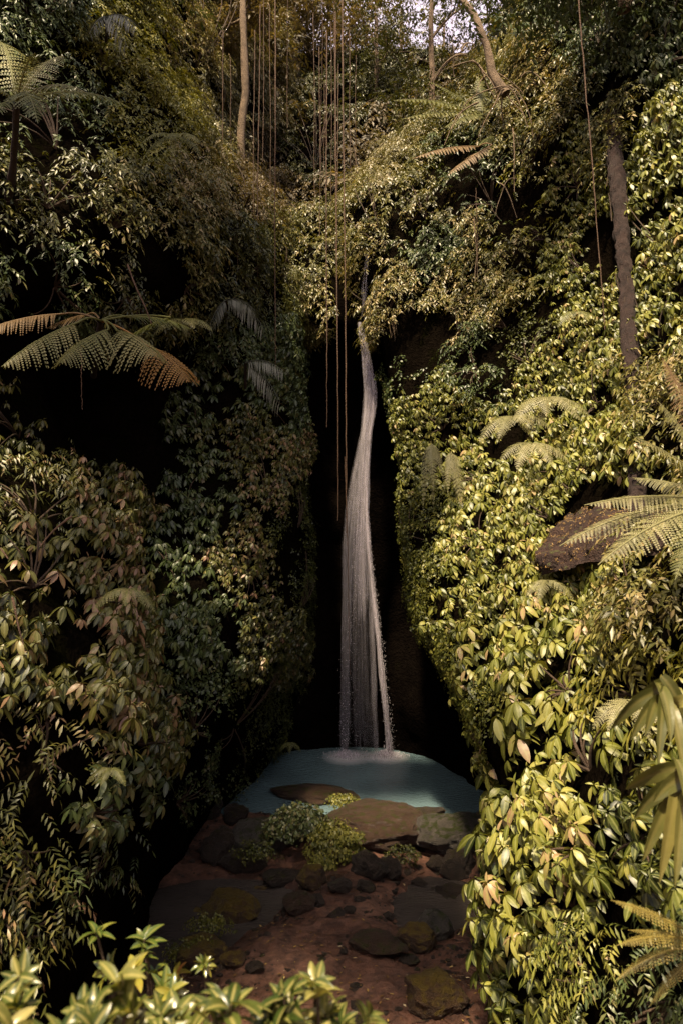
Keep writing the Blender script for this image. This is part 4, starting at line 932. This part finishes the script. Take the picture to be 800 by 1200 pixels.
fern('tree_fern', c, [
 (at(742,512,7.2), .10, .16, 'fern_pale', .4), (at(684,592,7.4), .10, .16, 'fern_pale', .6), (at(655,640,7.6), .16, .16, 'fern_pale', .55), (at(700,662,6.8), .14, .16, 'fern_pale', .5),
 (at(770,470,7.6), .10, .22, 'fern_pale', .35), (at(775,420,7.8), .1, .20, 'fern_brown', .5), (at(790,680,6.6), .2, .22, 'fern', .5), (at(740,560,8.2), .1, .2, 'fern_pale', .5), (at(960,600,7), .1, .2, 'fern', .5), (at(900,500,8.4), .1, .2, 'fern', .5)],
 'tree fern at the right edge with long pale fronds reaching left over the red earth', 'tree fern', trunk=at(880, 860, 7.6), npin=40, lobes=11)
c = at(560, 172, 19.5)
fern('fern', c, [(at(484,186,18.6), .10, .16, 'fern_brown', .8), (at(523,206,18.6), .06, .17, 'fern_brown', .75, at(576,170,19.2)), (at(578,160,20.5), .1, .15, 'fern', .3)],
 'fern with two brown fronds pointing left on the upper right cliff')
c = at(565, 135, 21)
fern('fern', c, [(at(460,118,20), .12, .15), (at(500,95,21), .1, .15), (at(470,140,20), .1, .13, 'fern', .7), (at(620,105,21.5), .1, .15), (at(520,150,19.8), .1, .14), (at(560,90,22), .1, .15)],
 'green fern crown spreading under the bright gap of sky', mat='fern')
for k, (x, y, d, n, mt, w_, lab) in enumerate((
 (640,466,15.0,7,'fern_pale',.95,'furry pale fern tuft, highest of three on the right cliff'),
 (600,488,15.6,6,'fern_pale',.9,'furry fern tuft on the left of three, above the smallest'),
 (622,520,14.4,6,'fern_pale',.8,'pinkish furry fern tuft, lowest of three on the right cliff'),
 (505,520,18.0,4,'fern_pale',.9,'long-fronded fern hanging at the cleft edge, left of a similar one'),
 (528,530,17.6,4,'fern_pale',.9,'long-fronded fern hanging right of a similar one near the cleft edge'),
 (675,365,16,4,'fern',.6,'small fern beside the slanting vine on the right cliff'),
 (735,820,6.4,6,'fern_pale',.42,'whitish pinnate fern left of the upper strap-leafed plant'),
 (130,900,9.2,5,'fern',.32,'reddish fern low on the nearest left buttress'),
 (150,690,10.2,4,'fern',.5,'small fern at the right edge of the nearest left buttress'),
 (215,375,15.8,5,'fern',.8,'dark fern behind the golden frond of the left tree fern'),
 (205,160,15.5,6,'fern',.8,'yellow-green fern in the left overhang'),
 (340,870,19.6,3,'fern',.4,'tiny fern at the left rim of the pool'),
 (640,680,11.6,4,'fern_pale',.5,'little fern below the left end of the red earth'))):
    c = at(x, y, d); fr = []
    for j in range(n):
        a = j/n*2*math.pi+k; hang = 1.5 if 'hanging' in lab else .6
        fr.append((c+np.array([math.cos(a)*w_*(.25 if 'hanging' in lab else .8), -.35*w_+.3*math.sin(a)*w_, -hang*w_*rnd(.6, 1.1)]), .35, .12 if 'hanging' in lab else .26, mt, rnd(.3, .8)))
    fern('fern', c, fr, lab, group='small ferns on the cliffs', npin=20, lobes=5)
# yellow fern fingers, bottom right
c = at(835, 1110, 4.2)
fern('fern', c, [(at(715,1055,4.0), .08, .09, 'fern_yellow', .6), (at(722,1108,4.0), .16, .10, 'fern_yellow', .3), (at(720,1150,4.1), .22, .10, 'fern_yellow', .2), (at(760,1180,4.2), .2, .10, 'fern_yellow', .5), (at(735,1090,4.5), .1, .1, 'fern_yellow', .3)],
 'fern with finger-like yellow fronds reaching in at the lower right', npin=34, lobes=4)
# ------------------------------------------------------------------ small palms in the shade
def palm_frond(base, tip, arch, n=22, wl=.38, seed=0):
    r = np.random.default_rng(seed); L = np.linalg.norm(tip-base); m = (base+tip)/2+np.array([0, 0, arch*L]); c = bez(base, m, tip, n+1); T = np.gradient(c, axis=0); T /= np.linalg.norm(T, axis=1)[:, None]
    parts = [tube(c, np.linspace(.014, .004, n+1), 4)]
    for i in range(2, n+1):
        S = np.cross(T[i], np.array([0, -.6, .8])); S /= np.linalg.norm(S)+1e-9
        for sd in (-1, 1):
            dr = sd*S*.8+T[i]*.7+np.array([0, 0, -.25])+r.normal(0, .08, 3); dr /= np.linalg.norm(dr); ln = wl*L*(1-.5*abs(i/n-.5))*r.uniform(.8, 1.1)
            V, Q, ve = leaf(ln, ln*.09, 3, .1, .3); Yv = np.cross(np.array([0, 0, 1.]), dr); Yv /= np.linalg.norm(Yv)+1e-9; Zv = np.cross(dr, Yv)
            V = V[:, :1]*dr+V[:, 1:2]*Yv+V[:, 2:]*Zv+c[i]; parts.append((V, Q, {'var': np.full(len(V), r.uniform(.2, .9)), 'vein': ve}))
    return merge(parts)
for (bx, by, tips, d, lab) in (
 (288,425,((328,470),(332,435)),17.2,'small grey palm with its frond drooping beside the cleft'),
 (265,352,((245,385),(308,382),(300,365)),17.4,'small grey palm under the yellowish shrub left of the vines'),
 (125,20,((150,55),(105,40),(160,30)),16.5,'small palm frond tuft near the top left')):
    root = empty('palm', at(bx, by, d)); tag(root, lab, 'palm', 'small palms on the left cliff')
    V, Q, A = tube(limb_path(at(bx, by+30, d+1.), at(bx, by, d), .1, 6, .1, 1), .03, 6); build('trunk', V, Q, M['rough_bark'], root)
    for k, (tx, ty) in enumerate(tips):
        V, Q, A = palm_frond(at(bx, by, d), at(tx, ty, d-.5), .25, seed=k+bx); build('frond', V, Q, M['palm'], root, A)

# ------------------------------------------------------------------ strap-leafed plants, lower right
def strap(px, py, d, tips, label, L0=.09, mat='strap'):
    c = at(px, py, d); root = empty('strap_leaf_plant', c); tag(root, label, 'plant', 'strap-leafed plants at the right edge')
    st = tube(limb_path(c+np.array([.35, .25, -.25]), c, 0, 6, .1, 1), .02, 6); build('stem', st[0], st[1], M['stem'], root)
    for k, (tx, ty, dd, ar) in enumerate(tips):
        t_ = at(tx, ty, d+dd); L = np.linalg.norm(t_-c); n = 10; m = (c+t_)/2+np.array([0, -.05, ar*L]); p = bez(c+np.array([rnd(-.05, .05), rnd(-.04, .04), rnd(-.14, .08)]), m, t_, n+1); T = np.gradient(p, axis=0); T /= np.linalg.norm(T, axis=1)[:, None]
        S = np.cross(T, np.array([.15, -1, .25])); S /= np.linalg.norm(S, axis=1)[:, None]; Nn_ = np.cross(S, T); tt = np.linspace(0, 1, n+1)
        wd = L0*.44*np.sin(np.pi*np.clip(.08+.92*tt, 0, 1)**.8)**.6; wd[-1] = .001
        V = []; ve = []
        for i in range(n+1):
            for q in (-1, -.5, 0, .5, 1): V.append(p[i]+S[i]*wd[i]*q+Nn_[i]*wd[i]*.35*abs(q)); ve.append(abs(q))
        Q = [(5*i+q, 5*i+q+1, 5*i+q+6, 5*i+q+5) for i in range(n) for q in range(4)]
        build('leaf', np.array(V), np.array(Q), M[mat], root, {'var': np.full(len(V), np.clip(rnd(.2, .8), 0, 1)), 'vein': ve})
strap(775, 800, 4.6, [(738,868,-.1,.25),(755,862,-.2,.3),(715,855,.1,.25),(800,905,-.3,.3),(785,870,-.3,.3),(830,860,-.2,.3),(742,825,.1,.2),(770,900,-.35,.35),(728,840,.2,.3),(812,880,0,.3)], 'arching strap-leafed plant at the right edge, upper one')
strap(800, 905, 4.2, [(752,1010,-.1,.28),(772,1035,-.2,.32),(790,1040,-.3,.35),(742,960,0,.3),(822,1020,-.2,.3),(765,940,-.1,.3),(810,985,-.35,.3),(760,985,.15,.35),(780,1015,.1,.3),(732,925,.2,.25)], 'lower strap-leafed plant at the right edge with the longest hanging leaves', .105)

# ------------------------------------------------------------------ creeper on the boulders
def clump(name, px, py, d, sx, sy, sz, n, kind, mat, sc, label, cat, tone=.5, group=None, ns=2):
    c = at(px, py, d); q = RNG.normal(size=(n, 3)); q /= np.linalg.norm(q, axis=1)[:, None]; q[:, 2] = np.abs(q[:, 2])*1.6-.6; q[:, 1] = -np.abs(q[:, 1])
    P = c+q*np.array([sx, sy, sz])*(RNG.random((n, 1))**.3)*(1+.35*fbm(q*2+px, 1.5, 3, 3)[:, None]); ax = q*.8+np.array([0, -.2, .8])
    root = empty(name, c); tag(root, label, cat, group)
    V, Q, A = instance(kind, ns, P, ax, sc*rnd(.6, 1.3, n), np.clip(tone+RNG.normal(0, .2, n), 0, 1), .3); build('foliage', V, Q, M[mat], root, A)
    parts = [tube(limb_path(c+np.array([0, .1, -sz*.6]), P[i], .05, 6, .3, i), np.linspace(.01, .004, 6), 4) for i in range(min(12, n))]; V, Q, A = merge(parts); build('stem', V, Q, M['stem'], root)
clump('boulder_creeper', 352, 962, 16.6, .75, .35, .40, 330, 'ivy', 'whorl_dark', .16, 'blue-green leafy creeper spilling over the rocks at the pool rim', 'creeper', .75)
clump('boulder_creeper', 392, 985, 16.2, .62, .35, .42, 300, 'ivy', 'creeper', .14, 'yellow-green creeper hanging between the boulders in front of the pool', 'creeper', .65)
clump('boulder_creeper', 377, 1012, 15.9, .30, .2, .22, 90, 'ivy', 'creeper', .12, 'small yellow-green tuft just above the blocky cube-shaped stone', 'creeper', .8)
clump('boulder_creeper', 400, 936, 18.4, .42, .2, .13, 80, 'ivy', 'creeper', .11, 'thin line of creeper along the top of the long flat rock', 'creeper', .6)
clump('boulder_creeper', 300, 996, 16.0, .5, .2, .22, 60, 'ivy', 'creeper', .10, 'sparse creeper on the front of the rounded grey boulder', 'creeper', .4)
clump('boulder_creeper', 470, 1000, 16.2, .45, .2, .22, 50, 'ivy', 'creeper', .10, 'sparse creeper in the dark gap between the two big boulders on the right', 'creeper', .2)
clump('boulder_creeper', 245, 1080, 13.6, .45, .3, .16, 80, 'ivy', 'yellow', .085, 'yellowish moss tuft on the mossy golden-brown rock', 'creeper', .5)
clump('boulder_creeper', 230, 1112, 12.6, .5, .3, .25, 120, 'ivy', 'yellow', .08, 'yellowish tufts on the mossy lump at the lower left', 'creeper', .35)
clump('boulder_creeper', 492, 1098, 13.0, .22, .15, .1, 22, 'ivy', 'yellow', .07, 'tiny sprouts on the mossy rock at the right of the mud', 'creeper', .6)
clump('boulder_creeper', 510, 1165, 11.3, .4, .2, .14, 30, 'ivy', 'yellow', .07, 'tiny yellow sprouts on the wide mossy rock at the bottom', 'creeper', .6)
clump('teal_leaf_plant', 590, 996, 9.6, .30, .15, .10, 12, 'whorl', 'whorl_dark', .26, 'dark blue-green whorl of leaves beside the stream, under the bright ones', 'plant', .8, ns=4)

# ------------------------------------------------------------------ front plants
def front_plant(px, py, d, n, sc, label, mat='croton', kind='whorl_up', tone=.5, spread=.10, name='variegated_plant'):
    c = at(px, py, d); base = np.array([c[0]+rnd(-.08, .08), c[1]+.1, gnd(c[0], c[1])-.05]); root = empty(name, base); tag(root, label, 'plant', 'plants in front of the camera')
    P = c+RNG.normal(0, 1, (n, 3))*spread*np.array([1, .8, .6]); P[0] = c; ax = np.array([0, -.1, 1])+RNG.normal(0, .35, (n, 3))
    V, Q, A = instance(kind, 6, P, ax, sc*rnd(.75, 1.2, n), np.clip(tone+RNG.normal(0, .18, n), 0, 1), .2); build('leaves', V, Q, M[mat], root, A)
    parts = [tube(limb_path(base, p, .05, 9, .25, i), np.linspace(.011, .006, 9), 6) for i, p in enumerate(P)]; V, Q, A = merge(parts); build('stem', V, Q, M['stem'], root)
for q in ((12,1172,2.7,3,0.152,'variegated yellow-green plant in the bottom left corner'),
 (62,1215,2.5,4,0.136,'variegated plant second from the bottom left corner, hidden low'),
 (112,1190,2.5,3,0.144,'variegated plant with one tall upright pale leaf left of the sapling'),
 (165,1212,2.6,4,0.136,'variegated plant directly below the sapling with red tips'),
 (222,1198,2.8,4,0.128,'whitish-leafed plant between the sapling and the pair of yellow plants'),
 (262,1222,2.5,4,0.112,'low yellow-green plant in the middle of the front row'),
 (312,1186,2.7,4,0.136,'bright yellow-green plant in the middle of the front row, tallest there'),
 (352,1205,2.8,4,0.104,'small pale plant right of the bright yellow-green one'),
 (388,1180,2.9,2,0.104,'slim upright plant near the right end of the front row'),
 (440,1212,2.9,4,0.096,'last pale plant at the right end of the front row'),
 (412,1228,2.7,3,0.096,'low pale plant between the slim upright one and the last one')):
    front_plant(q[0], q[1]+10, q[2], q[3]+2, q[4]*.98, q[5], tone=rnd(.2, .75), mat=['croton', 'croton_pale'][int(q[0]) % 2])
front_plant(172, 1112, 3.9, 6, .115, 'dark glossy sapling with reddish young leaves in front of the left stream', 'sapling', tone=.5, spread=.11, name='sapling')
front_plant(240, 1130, 4.1, 2, .10, 'small dark sapling with a yellow leaf right of the taller sapling', 'sapling', tone=.6, spread=.05, name='sapling')
front_plant(205, 1160, 3.7, 5, .11, 'low dark sapling between the two others, its tips reddish', 'sapling', tone=.62, spread=.09, name='sapling')
# ------------------------------------------------------------------ unseen trees added to shade the gorge floor and cleft; vines hang from such crowns
def shade_crown(c, R, n, label, foot):
    c = np.array(c, float); foot = np.array(foot, float); root = empty('unseen_shade_tree', foot); tag(root, label, 'tree', 'unseen tall trees added for shade')
    tp = limb_path(foot-np.array([0, 0, .5]), c-np.array([0, 0, .6]), 0, 18, .15, int(abs(c[0])*7)); V, Q, A = tube(tp, np.linspace(.45, .16, 18), 12, .3); build('trunk', V, Q, M['bark'], root)
    q = RNG.normal(size=(n, 3)); q /= np.linalg.norm(q, axis=1)[:, None]; q *= RNG.random((n, 1))**.45
    P = c+q*np.array([R[0], R[1], R[2]]); keep = fbm(P, .45, 3, 91) > .02; P = P[keep]
    parts = [tube(limb_path(tp[-1-(i % 4)], P[i*17 % len(P)], .4, 9, .4, i), np.linspace(.12, .015, 9), 5) for i in range(22)]; V, Q, A = merge(parts); build('limbs', V, Q, M['bark'], root)
    V, Q, A = instance('sprig', 2, P, np.array([0, 0, 1.])+RNG.normal(0, .3, (len(P), 3)), .8*rnd(.7, 1.3, len(P)), rnd(.2, .7, len(P)), .3); build('crown', V, Q, M['shrub'], root, A)
shade_crown((-3.3, 6.3, 22), (3.4, 4.0, 1.8), 1500, 'unseen tall tree added high over the viewpoint to shade the gorge floor', (-11, -3, 6))  # out-of-view crown, positioned so its shadow falls on the mud
shade_crown((-3.9, 12.2, 27), (3.2, 3.2, 1.6), 1900, 'unseen tall tree leaning high over the pool, added to shade the cleft', (-15, 10, 14))  # second out-of-view crown, added to darken the lower cleft and pool
